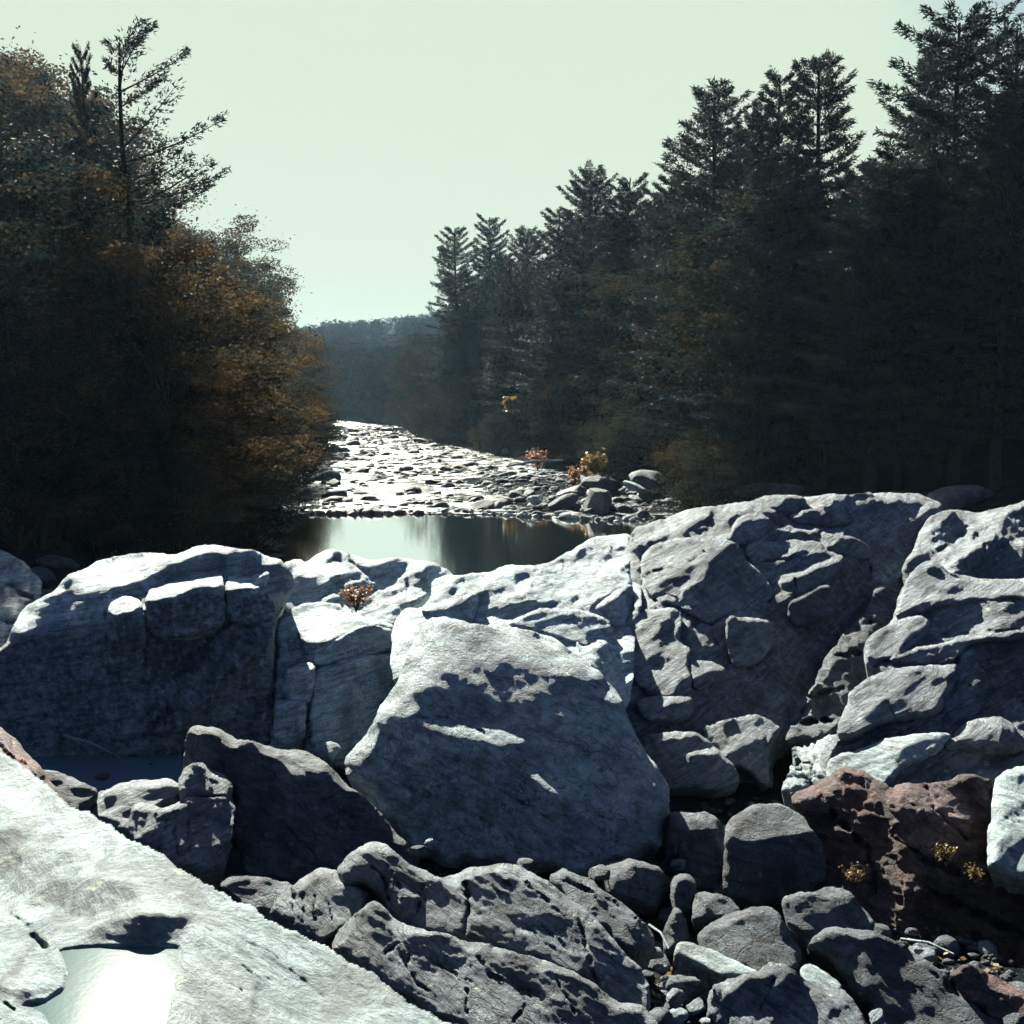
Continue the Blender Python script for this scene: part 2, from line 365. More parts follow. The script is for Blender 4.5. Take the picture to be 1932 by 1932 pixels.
    ed = np.concatenate([quads[:, [0, 1]], quads[:, [1, 2]], quads[:, [2, 3]], quads[:, [3, 0]]])
    key = np.sort(ed, 1); kk = key[:, 0].astype(np.int64) * (len(Q) + 1) + key[:, 1]
    uq, inv, cnt = np.unique(kk, return_inverse=True, return_counts=True)
    be = ed[cnt[inv] == 1]
    bv = np.unique(be); mp = {int(a): i for i, a in enumerate(bv)}
    ring = []; base_i = len(Q); faces_extra = []; allv = [Q]
    Bp = Q[bv]; dr = Bp / np.linalg.norm(Bp, axis=1)[:, None]; cen = Bp.mean(0)
    prev = bv
    for tt, dn, sh in ((0.25, 0.10, 0.03), (0.6, 0.42, 0.12), (1.0, 1.0, 0.35)):
        newp = Bp + dr * thick * tt + np.array([0, 0, -1.0]) * thick * 0.55 * dn
        newp[:, 0] += (cen[0] - Bp[:, 0]) * sh
        allv.append(newp); ni = base_i + np.arange(len(bv))
        pm = {int(a): i for i, a in enumerate(bv)}
        a0 = np.array([pm[int(q)] for q in be[:, 0]]); a1 = np.array([pm[int(q)] for q in be[:, 1]])
        faces_extra.append(np.stack([prev[a1], prev[a0], ni[a0], ni[a1]], -1)); prev = ni; base_i += len(bv)
    allv.append(allv[-1].mean(0)[None]); ci = base_i
    tri = np.stack([prev[a1], prev[a0], np.full(len(be), ci), np.full(len(be), ci)], -1)
    VV = np.concatenate(allv); Fq = np.concatenate([quads] + faces_extra)
    # tone attribute
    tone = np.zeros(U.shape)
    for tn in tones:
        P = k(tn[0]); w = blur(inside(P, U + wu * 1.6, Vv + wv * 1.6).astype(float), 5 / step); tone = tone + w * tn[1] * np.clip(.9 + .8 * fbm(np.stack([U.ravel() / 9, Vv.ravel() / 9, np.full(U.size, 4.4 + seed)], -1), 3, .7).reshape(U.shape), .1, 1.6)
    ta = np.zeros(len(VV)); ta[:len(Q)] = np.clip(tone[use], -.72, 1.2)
    VV[:, 2] += CAM_H
    org = np.array([VV[:, 0].mean(), VV[:, 1].mean(), VV[:, 2].min()])
    faces = [tuple(f) for f in Fq.tolist()] + [tuple(f[:3]) for f in tri.tolist()]
    o = mesh_obj(name, VV - org, faces, mat, loc=org, attrs={'tone': ta})
    tag(o, label, cat, group)
    return o
# ------------------------------------------------------------------ the rocks, each one traced, with its own distance and relief
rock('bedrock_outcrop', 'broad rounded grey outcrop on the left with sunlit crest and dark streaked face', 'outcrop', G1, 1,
 [(-200,900),(-100,800),(20,730),(60,660),(110,560),(160,500),(300,430),(340,370),(410,320),(560,250),(700,215),(800,205),(890,205),(960,220),(1030,205),(1090,170),(1160,158),(1250,170),(1350,190),(1440,200),(1530,235),(1590,270),(1640,330),(1660,380),(1620,430),(1560,520),(1548,620),(1560,700),(1545,900),(1530,1100),(1530,1350),(1300,1450),(900,1500),(500,1480),(200,1470),(-100,1350),(-250,1100)],
 [(1160,158,19),(800,205,18.6),(110,560,17),(800,600,16.9),(400,650,16.4),(1300,430,17.5),(300,1440,-5.4),(1500,1300,-5.4),(900,1450,-5.4),(1600,300,18.5),(-200,1100,15.4)],
 (14,0),
 [([(60,660),(110,560),(300,430),(410,320),(560,250),(890,205),(960,220),(1160,158),(1440,200),(1590,260),(1300,200),(1100,240),(960,290),(830,360),(730,400),(640,430),(700,440),(800,470),(820,560),(700,560),(620,530),(560,600),(300,560),(200,630),(80,670)],(80,-40)),
  ([(250,430),(420,330),(620,400),(640,470),(560,620),(300,580),(200,640),(100,640)],(62,-10)),
  ([(730,410),(960,290),(1150,220),(1300,195),(1450,215),(1600,290),(1640,380),(1540,480),(1520,320),(1290,335),(1240,315),(1060,345),(940,400),(810,450)],(25,20)),
  ([(815,430),(1100,320),(1200,310),(1250,330),(1255,400),(1100,410),(930,470),(820,480)],(82,-20),2),
  ([(1258,340),(1400,340),(1520,318),(1400,375),(1470,410),(1262,418)],(82,0),2),
  ([(900,550),(1020,500),(1130,535),(1000,540)],(80,0),1),([(680,600),(740,555),(820,580),(700,605)],(80,0),1),
  ([(560,500),(600,480),(640,520),(560,590)],(30,20),2),
  ([(1100,760),(1400,720),(1530,700),(1530,1250),(1100,1250),(1000,1180)],(4,0),6),
  ([(1230,590),(1450,580),(1540,640),(1480,760),(1350,830),(1180,1000),(1000,1180),(880,1230),(800,1170),(880,1020),(1050,900),(1180,740)],(40,-10),4)],
 [([(820,440),(820,720),(815,900)],3,.12),([(600,560),(605,700)],2,.1),([(1258,330),(1262,600)],2.5,.1)],
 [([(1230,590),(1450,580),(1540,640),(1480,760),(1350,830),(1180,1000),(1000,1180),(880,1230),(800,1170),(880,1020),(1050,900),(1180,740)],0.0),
  ([(850,680),(1100,600),(1200,700),(1050,900),(860,1000)],-0.45),([(-100,760),(120,700),(560,640),(900,600),(1540,640),(1560,1500),(-150,1500)],-0.45),  # face toned down, deepening its shade in the colour
  ([(20,700),(110,560),(300,420),(560,240),(890,200),(1160,150),(1440,190),(1600,270),(1300,215),(1000,280),(800,450),(640,540),(300,590)],0.55)],  # crest toned up, sunlight painted into the rock colour
 ell=200, grain=(-12,70,16,16), facet=(90,60,12), key='outcrop', seed=1, thick=3.2)
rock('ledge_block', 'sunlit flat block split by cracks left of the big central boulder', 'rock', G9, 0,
 [(519,1170),(540,1155),(570,1138),(610,1135),(648,1140),(690,1168),(735,1172),(750,1200),(752,1235),(748,1290),(740,1330),(700,1400),(680,1450),(580,1450),(512,1440),(508,1330),(517,1250)],
 [(570,1138,18.6),(519,1170,17.6),(735,1175,18.4),(690,1170,18.4),(560,1198,17.1),(660,1200,17.2),(640,1250,17.0),(740,1240,17),(600,1330,16.6),(580,1440,-5.5),(690,1430,-5.5),(512,1400,16)],
 (40,12),
 [([(515,1174),(570,1132),(610,1130),(650,1140),(695,1170),(660,1187),(630,1208),(600,1215),(560,1198),(522,1200)],(82,-20),2),
  ([(690,1165),(735,1170),(745,1195),(700,1180)],(72,-20),1),
  ([(633,1207),(691,1176),(738,1193),(738,1229),(596,1258),(596,1229)],(-8,10),2),
  ([(594,1262),(640,1243),(742,1228),(742,1238),(620,1265)],(80,0),1),
  ([(532,1243),(550,1228),(572,1222),(570,1228),(545,1246)],(80,0),1),
  ([(541,1268),(560,1254),(592,1250),(594,1262),(548,1275)],(75,0),1),([(598,1268),(622,1257),(612,1275)],(75,0),1),
  ([(521,1328),(535,1319),(566,1319),(560,1330),(530,1337)],(78,0),1)],
 [([(519,1200),(512,1400)],3,.3),([(592,1262),(582,1340),(570,1440)],2.5,.2),([(560,1198),(575,1245)],2,.1),([(720,1176),(690,1172)],1.5,.06)],
 ell=140, grain=(-5,40,14,10), facet=(60,40,14), key='ledge_block', seed=2, rough=.03, thick=2.5, curl=(8,.12))
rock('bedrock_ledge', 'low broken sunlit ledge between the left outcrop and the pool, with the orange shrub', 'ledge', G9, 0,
 [(530,1062),(560,1052),(580,1060),(600,1042),(625,1035),(660,1045),(700,1060),(740,1052),(775,1052),(820,1062),(850,1075),(865,1092),(830,1110),(800,1130),(770,1160),(745,1210),(690,1215),(650,1180),(570,1175),(540,1150),(525,1110)],
 [(620,1037,24),(530,1065,21.5),(770,1055,23.5),(850,1080,22),(600,1090,21.4),(700,1120,20.4),(760,1160,19),(650,1180,18.8),(540,1150,19)],
 (40,0),
 [([(545,1075),(600,1040),(625,1038),(640,1055),(655,1070),(640,1082),(600,1086),(560,1085)],(80,-20),2),
  ([(530,1120),(590,1095),(650,1090),(720,1100),(700,1120),(640,1125),(560,1140)],(46,0),3),
  ([(560,1140),(640,1130),(700,1165),(640,1180),(560,1170)],(78,0),2),
  ([(700,1125),(740,1075),(780,1055),(815,1090),(800,1130),(745,1150)],(76,-20),2),
  ([(740,1055),(775,1055),(760,1070),(735,1090)],(45,0),2)],
 [([(770,1100),(768,1130)],2,.12),([(660,1060),(700,1085)],3,.12)], ell=140, grain=(-20,50,14,26), facet=(60,26,20), smooth=0, seed=3, thick=2.5)
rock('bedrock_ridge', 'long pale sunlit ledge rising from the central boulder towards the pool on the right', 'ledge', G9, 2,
 [(400,900),(420,700),(470,650),(560,640),(610,590),(620,500),(700,470),(900,460),(960,430),(1030,415),(1130,420),(1230,400),(1330,340),(1450,280),(1560,262),(1640,260),(1700,330),(1700,480),(1700,600),(1680,720),(1660,900),(1640,1150),(1500,1150),(1400,1080),(1000,1000),(700,1000),(420,1050)],
 [(1620,262,28),(1450,280,25.5),(900,460,21),(1030,415,22),(1230,400,23),(430,700,17.2),(620,500,20),(1000,850,15.6),(600,800,16.2),(1580,1100,-4.6),(1640,480,20.5),(1600,720,17.5),(1200,700,18),(1400,1050,-4.2)],
 (76,-12),
 [([(560,650),(700,605),(860,548),(855,600),(820,725),(600,690)],(47,35),2),
  ([(900,665),(1100,600),(1310,590),(1180,655),(1000,700)],(45,0),2),
  ([(1130,470),(1300,430),(1280,450),(1200,470)],(40,0),2),([(1050,480),(1120,440),(1130,470),(1060,500)],(45,20),2),
  ([(1130,500),(1200,490),(1190,515),(1140,520)],(40,0),1),
  ([(1400,420),(1540,320),(1640,315),(1640,400),(1500,395)],(48,5),3),
  ([(1570,440),(1640,400),(1650,480),(1600,480)],(38,0),1),
  ([(1470,600),(1640,500),(1660,650),(1600,730),(1520,660)],(42,25),2),
  ([(1340,800),(1560,720),(1600,1050),(1480,990)],(48,55),4),
  ([(1130,730),(1250,660),(1400,650),(1560,700),(1400,800),(1250,780)],(60,10),3),
  ([(1200,690),(1330,660),(1400,680),(1300,710)],(40,0),2)],
 [([(620,500),(612,600)],2,.15),([(490,560),(500,600)],2,.1),([(1640,262),(1650,500),(1650,700)],3,.25),([(1150,450),(1300,400),(1450,330)],2,.06)],
 ell=160, grain=(-16,100,11,15), facet=(90,22,15), key='ridge3', smooth=0, seed=4, thick=3, strat=(0.6,.25,3.2), rough=.06)
rock('boulder', 'huge smooth boulder in the middle of the gorge, tallest and widest of all', 'boulder', G8, 0,
 [(645,1432),(677,1399),(709,1352),(713,1337),(728,1319),(746,1293),(761,1260),(772,1224),(794,1191),(808,1168),(845,1165),(900,1180),(955,1186),(984,1184),(1046,1203),(1101,1240),(1137,1276),(1159,1298),(1178,1326),(1192,1373),(1218,1417),(1243,1454),(1263,1490),(1264,1540),(1250,1590),(1225,1615),(1170,1630),(1085,1648),(926,1635),(847,1640),(783,1605),(720,1552),(661,1478)],
 [(926,1630,-5.5),(1203,1619,-5.4),(1263,1500,13.4),(1178,1326,15),(1100,1250,15.6),(984,1187,16.5),(808,1165,16.4),(746,1293,15),(649,1437,13.8),(900,1240,14.7),(1050,1260,14.6),(1100,1400,13.7),(930,1390,13.5),(820,1350,14.0),(700,1500,13.3),(1150,1550,12.8)],
 (47,12),
 [([(800,1168),(900,1183),(984,1187),(1050,1205),(1105,1250),(1150,1300),(1120,1285),(1080,1262),(1010,1250),(960,1228),(910,1232),(870,1240),(838,1255),(830,1290),(790,1305),(750,1312),(745,1290),(772,1224)],(74,-25),14),
  ([(1010,1240),(1070,1238),(1130,1268),(1150,1290),(1060,1272)],(74,0),2),
  ([(1120,1300),(1160,1295),(1178,1315),(1150,1312)],(76,0),1),
  ([(715,1338),(745,1315),(780,1322),(800,1340),(760,1345),(725,1352)],(64,-10),1),
  ([(779,1362),(810,1347),(920,1350),(965,1370),(995,1394),(985,1402),(920,1395),(880,1400),(830,1385)],(76,0),2),
  ([(700,1460),(780,1370),(830,1392),(900,1405),(990,1410),(1080,1500),(1120,1560),(1080,1640),(840,1640),(700,1540)],(37,-5),6),
  ([(962,1440),(1005,1421),(1041,1449),(1077,1485),(1085,1504),(1057,1512),(1017,1480),(990,1455)],(74,0),2),
  ([(650,1440),(690,1400),(706,1402),(695,1430),(680,1452)],(60,-45),2),([(706,1432),(735,1425),(738,1445),(712,1455)],(66,0),1),
  ([(650,1460),(720,1480),(760,1560),(790,1610),(700,1540)],(-5,-20),4),
  ([(1130,1570),(1240,1480),(1264,1520),(1240,1600),(1160,1630)],(-8,20),6)],
 [([(776,1352),(850,1358),(920,1385),(985,1415)],2,.06),([(830,1440),(960,1500),(1080,1570)],2,.04),([(760,1480),(900,1540),(1000,1600)],2,.04)],
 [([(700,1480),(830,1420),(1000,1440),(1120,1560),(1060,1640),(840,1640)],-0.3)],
 ell=200, grain=(28,90,22,9), facet=(160,90,5,1), seed=5, thick=2.2, rough=.05, fine=.014, curl=(22,.35), strat=(1,1,1.4))
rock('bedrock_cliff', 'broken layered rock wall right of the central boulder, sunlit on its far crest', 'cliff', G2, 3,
 [(-125,325),(0,275),(165,222),(240,208),(370,183),(520,168),(560,145),(640,140),(720,150),(800,150),(870,138),(1000,130),(1150,122),(1250,124),(1370,130),(1430,150),(1505,190),(1490,260),(1430,320),(1400,420),(1330,560),(1270,640),(1240,760),(1120,850),(960,960),(930,1100),(850,1200),(800,1350),(700,1450),(620,1500),(600,1800),(300,1800),(0,1750),(-160,1500),(-220,1300),(-170,1000),(-140,700),(-150,450)],
 [(165,225,29),(-120,330,27.5),(640,140,30),(1250,125,29),(1500,190,27),(430,395,23.4),(280,820,18.5),(100,660,20),(620,600,21.3),(980,480,23),(900,790,20),(370,1050,17),(170,1200,15.7),(700,1370,15.8),(480,1300,16.2),(600,1700,-5.6),(0,1700,-5.5),(1200,700,20.5),(800,1100,17.8),(-100,1000,17),(1300,400,24),(450,250,26.5),(900,250,27)],
 (42,15),
 [([(-125,325),(165,222),(370,183),(520,168),(560,145),(640,140),(640,225),(600,240),(480,200),(400,262),(300,212),(200,300),(0,385),(-120,420)],(78,-15),2),
  ([(140,335),(220,265),(300,240),(290,290),(300,335)],(42,0),2),
  ([(390,340),(440,250),(540,232),(600,280),(635,355),(560,375),(430,395)],(45,15),3),
  ([(-10,395),(130,365),(380,370),(430,395),(300,480),(260,540),(100,670),(0,690),(-70,600),(-80,470)],(66,-35),2),
  ([(430,395),(480,500),(600,590),(620,700),(360,760),(280,820),(150,740),(160,650),(300,480)],(41,45),2),
  ([(640,135),(1000,128),(1000,160),(1040,280),(900,300),(620,300),(600,240),(640,225)],(70,0),2),
  ([(650,150),(780,160),(795,215),(690,240),(650,200)],(36,30),1),
  ([(950,152),(1000,200),(1045,275),(880,295),(720,262),(780,228),(900,212)],(38,15),1),
  ([(590,250),(680,250),(700,280),(610,285)],(40,0),1),
  ([(1000,150),(1250,124),(1430,150),(1505,190),(1400,260),(1250,340),(1180,400),(1150,485),(1130,420),(1200,330),(1080,330),(1030,280)],(68,0),3),
  ([(1100,190),(1250,180),(1330,200),(1200,230),(1080,260)],(48,0),2),([(1280,330),(1420,300),(1400,360),(1330,370)],(38,0),2),
  ([(620,325),(640,290),(830,300),(1000,300),(1000,330),(840,330)],(82,0),1),([(620,335),(850,325),(870,385),(700,385)],(39,0),1),
  ([(470,425),(500,390),(690,380),(710,420),(620,480),(560,505),(500,470)],(58,5),2),
  ([(680,380),(850,388),(895,430),(700,455),(600,492)],(80,0),2),
  ([(860,330),(940,345),(930,405),(890,395)],(74,-30),1),
  ([(940,350),(1050,360),(1130,420),(1120,470),(950,445)],(43,15),2),
  ([(480,500),(600,510),(700,470),(850,430),(990,440),(980,465),(830,490),(640,560),(600,600)],(46,0),2),
  ([(640,602),(660,562),(830,490),(990,462),(970,482),(840,532),(740,578)],(80,0),1),
  ([(740,585),(890,535),(905,560),(745,645)],(36,0),1),([(740,668),(745,648),(870,600),(850,640)],(80,0),1),
  ([(610,645),(720,628),(730,650),(640,662),(615,700)],(78,0),1),
  ([(600,610),(630,780),(900,790),(1130,600),(1130,470),(1000,480),(900,590),(740,675),(700,660),(695,760),(640,760)],(36,30),3),
  ([(740,700),(900,620),(960,700),(880,780),(740,840)],(40,-20),3),
  ([(-140,760),(0,735),(110,740),(130,800),(125,900),(180,950),(170,1010),(190,1100),(170,1205),(0,1195),(-130,1060)],(62,-25),2),
  ([(0,800),(60,780),(90,860),(20,940)],(40,20),2),([(-60,1000),(40,960),(100,1000),(20,1060)],(50,10),2),
  ([(180,1010),(280,1000),(375,1052),(260,1082),(190,1105)],(74,0),1),
  ([(370,770),(520,790),(560,900),(440,1000),(420,1035),(370,1045),(180,940),(130,800),(250,830)],(43,45),3),
  ([(-100,1225),(120,1185),(180,1215),(60,1235),(-60,1270)],(78,0),1),
  ([(20,1280),(60,1235),(170,1265),(180,1290),(100,1300)],(68,0),1),
  ([(200,1200),(500,1150),(800,1150),(760,1300),(520,1290),(240,1330)],(48,15),4),
  ([(240,1350),(350,1330),(520,1285),(660,1360),(620,1400),(575,1460),(560,1400),(480,1430),(340,1515),(270,1400)],(68,-15),2),
  ([(180,1472),(300,1465),(312,1490),(190,1503)],(86,0),1),([(-40,1410),(100,1380),(230,1385),(200,1410),(0,1430)],(70,0),1),
  ([(-100,1520),(500,1500),(600,1500),(580,1800),(-100,1750)],(38,0),4)],
 [([(430,395),(480,520),(610,600)],2,.15),([(-10,395),(-70,460),(-20,690),(120,740)],2.5,.2),([(160,650),(150,740),(280,820),(370,1040)],2,.15),
  ([(730,580),(735,660),(700,800)],2,.2),([(620,310),(850,310)],1.5,.1),([(660,560),(850,490),(990,460)],1.5,.06),([(130,800),(-130,900)],2,.08)],
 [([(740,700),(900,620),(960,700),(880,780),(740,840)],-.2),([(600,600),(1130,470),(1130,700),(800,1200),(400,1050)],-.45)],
 ell=220, grain=(-28,70,12,9), facet=(84,44,14), key='cliff', smooth=0, seed=6, thick=4, strat=(0.9,.3,3.0), rough=.07, fine=.03)
rock('bedrock_shelf', 'rough sunlit shelf at the right edge with a dark hollow under its lip', 'ledge', G2, 3,
 [(1290,520),(1350,420),(1400,300),(1420,262),(1480,240),(1600,213),(1700,228),(1800,208),(1932,168),(2200,110),(2350,300),(2350,700),(1932,680),(1700,680),(1500,620),(1380,640),(1300,600)],
 [(1400,285,25.5),(1932,170,26),(2300,150,26),(1500,560,20.5),(1932,590,19.5),(1330,560,21),(2300,600,19)],
 (60,-5),
 [([(1680,372),(1850,350),(1870,400),(1932,410),(2150,450),(2100,560),(1932,565),(1750,578),(1640,532)],(-10,0),3),
  ([(1500,260),(1650,240),(1600,290),(1500,300)],(48,0),2),([(1450,350),(1560,330),(1480,420),(1400,430)],(48,20),2),
  ([(1650,320),(1760,300),(1760,340),(1660,360)],(40,0),1),([(1560,400),(1690,380),(1620,500),(1500,510)],(74,-20),2),
  ([(1800,240),(1932,200),(2100,180),(2000,240),(1850,280)],(74,0),2)],
 [([(1480,440),(1620,300),(1750,280)],2,.1)], ell=160, grain=(-28,50,11,22), facet=(50,20,26), smooth=0, seed=7, thick=4, rough=.09, fine=.045, strat=(0.9,.3,3.0))
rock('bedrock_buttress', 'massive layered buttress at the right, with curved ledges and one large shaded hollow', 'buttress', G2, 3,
 [(1440,488),(1500,505),(1540,548),(1700,578),(1932,570),(2250,555),(2350,1500),(2250,1750),(1650,1800),(1300,1800),(1000,1800),(880,1700),(850,1560),(870,1440),(940,1400),(960,1320),(1000,1250),(1020,1170),(1100,1110),(1150,1080),(1100,1040),(1093,980),(1110,900),(1150,860),(1240,810),(1250,720),(1290,640),(1330,570),(1390,500)],
 [(1440,490,20.5),(1932,570,18.7),(2300,560,18),(1100,980,16.6),(1250,740,18),(1700,700,17.6),(1600,930,16.1),(1600,1340,14.0),(960,1400,14.7),(1200,1600,13.2),(1932,1590,12.2),(900,1600,13.5),(2300,1500,12),(1932,900,16.2),(1300,1150,15.6),(1000,1750,-5.3),(1932,1300,14)],
 (67,-15),
 [([(1420,512),(1500,500),(1535,548),(1440,562)],(38,0),1),
  ([(1350,748),(1500,715),(1700,695),(1932,690),(2200,700),(2200,830),(1932,830),(1700,850),(1600,862),(1450,870),(1300,1000),(1200,992),(1320,860),(1500,790)],(49,0),3),
  ([(1180,1010),(1300,930),(1600,862),(1932,832),(1932,860),(1700,885),(1500,905),(1400,930),(1220,990)],(74,0),1),
  ([(1225,985),(1400,922),(1620,892),(1590,960),(1560,1002),(1400,1012)],(46,10),2),
  ([(1390,970),(1500,930),(1480,950),(1400,985)],(74,0),1),([(1480,1000),(1580,960),(1560,985)],(74,0),1),
  ([(1600,930),(1700,890),(1932,900),(2200,950),(2200,1420),(1932,1390),(1750,1300),(1620,1340),(1500,1260),(1560,1150),(1615,1060),(1590,1000)],(36,-10),4),
  ([(1095,990),(1150,1000),(1180,1050),(1120,1090),(1095,1040)],(42,-20),2),
  ([(1050,1290),(1200,1200),(1400,1200),(1300,1290),(1100,1315)],(52,5),3),
  ([(1230,1140),(1420,1120),(1560,1110),(1540,1160),(1300,1200)],(50,10),2),
  ([(880,1520),(960,1440),(1130,1370),(1280,1370),(1360,1318),(1385,1330),(1270,1400),(1100,1450),(960,1510)],(-5,0),2),
  ([(1620,1345),(1750,1300),(1850,1330),(1932,1400),(1800,1440),(1640,1440)],(68,-10),3),
  ([(1700,1440),(1800,1380),(1932,1400),(2200,1440),(2200,1540),(1932,1480),(1700,1560),(1500,1640),(1200,1620),(1250,1560),(1450,1500)],(44,0),4),
  ([(1450,1440),(1650,1400),(1700,1440),(1500,1480)],(66,-20),2)],
 [([(1220,1180),(1245,1300),(1275,1400),(1278,1450)],1.6,.06),([(1180,1010),(1400,1015),(1600,1000)],2,.1),([(1300,1000),(1500,880),(1932,835)],2,.08),
  ([(1500,1260),(1350,1320),(1200,1370),(960,1450)],2,.08)],
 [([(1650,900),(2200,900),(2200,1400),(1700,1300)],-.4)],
 ell=220, grain=(-24,90,13,15), facet=(110,36,12), key='buttress', smooth=0, seed=8, thick=3, strat=(0.8,.35,3.0), rough=.07, fine=.03)
rock('rubble_rock', 'bright fractured rubble rock wedged at the foot of the channel', 'rock', G4, 3,
 [(700,1480),(720,1450),(780,1440),(850,1450),(880,1430),(940,1400),(960,1450),(900,1520),(980,1560),(1020,1650),(1000,1760),(900,1850),(760,1800),(690,1700),(690,1600)],
 [(780,1440,15.4),(940,1400,15.2),(690,1700,13.8),(980,1650,13.2),(850,1800,-5.6)], (60,-5), [([(860,1450),(900,1420),(940,1400),(950,1430),(900,1500),(860,1500)],(80,0),1)],
 [([(740,1450),(760,1760)],2,.12),([(800,1450),(840,1760)],2,.12),([(690,1540),(900,1560)],2,.1),([(700,1620),(940,1640)],2,.12)],
 rough=.16, fine=.09, strat=(2.5,2.5,2.5), grain=(80,20,9,40), facet=(14,12,40), seed=9, thick=1.2, ell=75)
rock('channel_boulder', 'bluish shaded boulder heap filling the channel between cliff and buttress', 'rock', G5, 3,
 [(1500,290),(1560,300),(1560,400),(1480,500),(1400,520),(1320,600),(1290,700),(1240,800),(1150,870),(1110,940),(1100,1080),(1050,1150),(1000,1260),(960,1400),(850,1470),(680,1450),(690,1360),(780,1280),(800,1150),(900,980),(1000,850),(1100,760),(1150,650),(1200,520),(1350,400)],
 [(1500,300,27),(1350,480,24),(1200,700,21),(1000,900,19.5),(900,1100,18),(800,1300,16.8),(740,1440,15.6),(950,1350,16),(1080,1000,18.5)],
 (46,-10), [([(1100,720),(1240,690),(1240,780),(1160,750)],(75,0),2),([(820,1200),(930,1200),(930,1290),(830,1330)],(62,0),3),([(700,1360),(850,1340),(880,1380),(720,1400)],(60,0),2)],
 [([(1340,500),(1150,640)],3,.3),([(1150,800),(1000,860)],3,.3),([(820,1190),(980,1150)],3,.25),([(700,1330),(950,1320)],3,.3),([(880,1000),(1060,960)],3,.25),([(1350,600),(1180,580)],3,.3)],
 rough=.14, fine=.04, strat=(1.6,1.6,1.8), ell=120, grain=(-50,40,22,30), facet=(44,40,26), seed=10, thick=2)
rock('rusty_rock', 'dark rust-brown shattered rock face at lower right where yellow plants grow', 'rock', G3, 6,
 [(790,255),(850,200),(930,150),(1030,88),(1120,85),(1200,120),(1290,200),(1330,165),(1500,158),(1700,128),(1785,148),(1800,350),(1800,480),(1850,560),(1932,600),(2150,620),(2200,1300),(1932,1280),(1700,1150),(1560,1150),(1400,1060),(1280,980),(1180,900),(1080,780),(940,720),(930,500),(890,380),(840,320)],
 [(850,230,13.2),(1100,90,13.2),(1500,160,12.7),(1780,150,12.6),(1100,700,-5.75),(1400,1000,-6.1),(1932,1250,-6.1),(1932,640,11.6),(1760,480,12.0),(1300,500,12.2),(1600,800,11.7)],
 (45,-12),
 [([(850,220),(930,155),(1030,90),(1120,90),(1100,130),(1190,190),(1050,200),(940,240),(860,290),(800,270)],(70,0),2),
  ([(1270,270),(1320,165),(1500,160),(1580,240),(1480,260),(1330,250)],(74,-10),2),
  ([(1030,130),(1100,100),(1180,140),(1150,160),(1050,160)],(44,0),2),
  ([(1180,480),(1280,440),(1420,530),(1380,560),(1280,540),(1180,540)],(45,-20),2),
  ([(950,560),(1030,580),(1060,670),(960,660)],(62,-10),2),
  ([(1150,690),(1240,720),(1340,860),(1290,830),(1200,760)],(70,0),1),
  ([(1700,500),(1780,520),(1810,560),(1740,580)],(70,0),2),
  ([(1600,700),(1700,740),(1800,780),(1650,780)],(55,0),2),([(1640,850),(1780,885),(1700,890)],(66,0),1),([(1850,690),(1932,720),(1932,740)],(66,0),1),
  ([(1380,550),(1600,560),(1750,600),(1700,1100),(1400,1000),(1300,880)],(38,0),6)],
 [([(1300,430),(1500,560),(1700,620)],3,.15),([(1000,300),(1180,480),(1220,700)],3,.15),([(1450,160),(1500,300),(1700,480)],2,.1),([(1500,700),(1932,900)],3,.12)],
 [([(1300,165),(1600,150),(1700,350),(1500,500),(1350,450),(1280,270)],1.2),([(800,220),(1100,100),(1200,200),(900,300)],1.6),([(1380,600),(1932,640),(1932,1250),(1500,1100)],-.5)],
 rough=.11, fine=.06, strat=(1.2,.8,2.6), facet=(38,20,26,8), smooth=0, tear=.02, seed=11, thick=1.5)
rock('pale_slab', 'bright pale slab cut off by the right edge, beside a deep vertical shadow', 'slab', G4, 6,
 [(1775,150),(1830,110),(1880,88),(1932,78),(2200,30),(2300,500),(2250,680),(1932,640),(1800,600),(1745,575),(1752,480),(1755,380),(1778,340)],
 [(1800,130,12.4),(2200,40,12.8),(1760,380,11.5),(1800,590,10.8),(2200,640,10.6),(1932,350,11.6)], (69,-20),
 [([(1850,500),(1932,430),(1932,480),(1860,560)],(40,0),2)], [([(1850,340),(1932,350)],1.5,.03),([(1870,300),(1932,320)],1.2,.02)], ell=120, grain=(-30,40,14,14), facet=(50,30,10), seed=12, rough=.04, thick=1.2)
rock('boulder', 'squat cube-shaped boulder with a rough sunlit top and a rounded front edge', 'boulder', G5, 6,
 [(484,390),(510,340),(600,280),(700,262),(780,265),(860,318),(905,380),(945,430),(972,500),(968,640),(900,700),(780,775),(640,760),(465,705),(478,600),(483,480)],
 [(700,262,13.3),(860,320,12.9),(640,425,12.0),(500,400,12.2),(900,390,12.2),(640,740,-5.75),(470,700,11.9),(968,640,12.0),(780,770,-5.8)],
 (2,8), [([(485,395),(510,340),(600,275),(780,262),(865,315),(905,382),(800,402),(640,425),(520,420)],(67,0),2),([(520,420),(640,418),(800,395),(900,375),(905,385),(800,412),(640,436)],(82,0),1)],
 [], [([(500,430),(950,430),(950,740),(480,700)],-.15)], ell=90, grain=(0,30,16,8), seed=13, rough=.03, fine=.016, thick=1.0, curl=(14,.15), strat=(1.5,1.5,1.5))
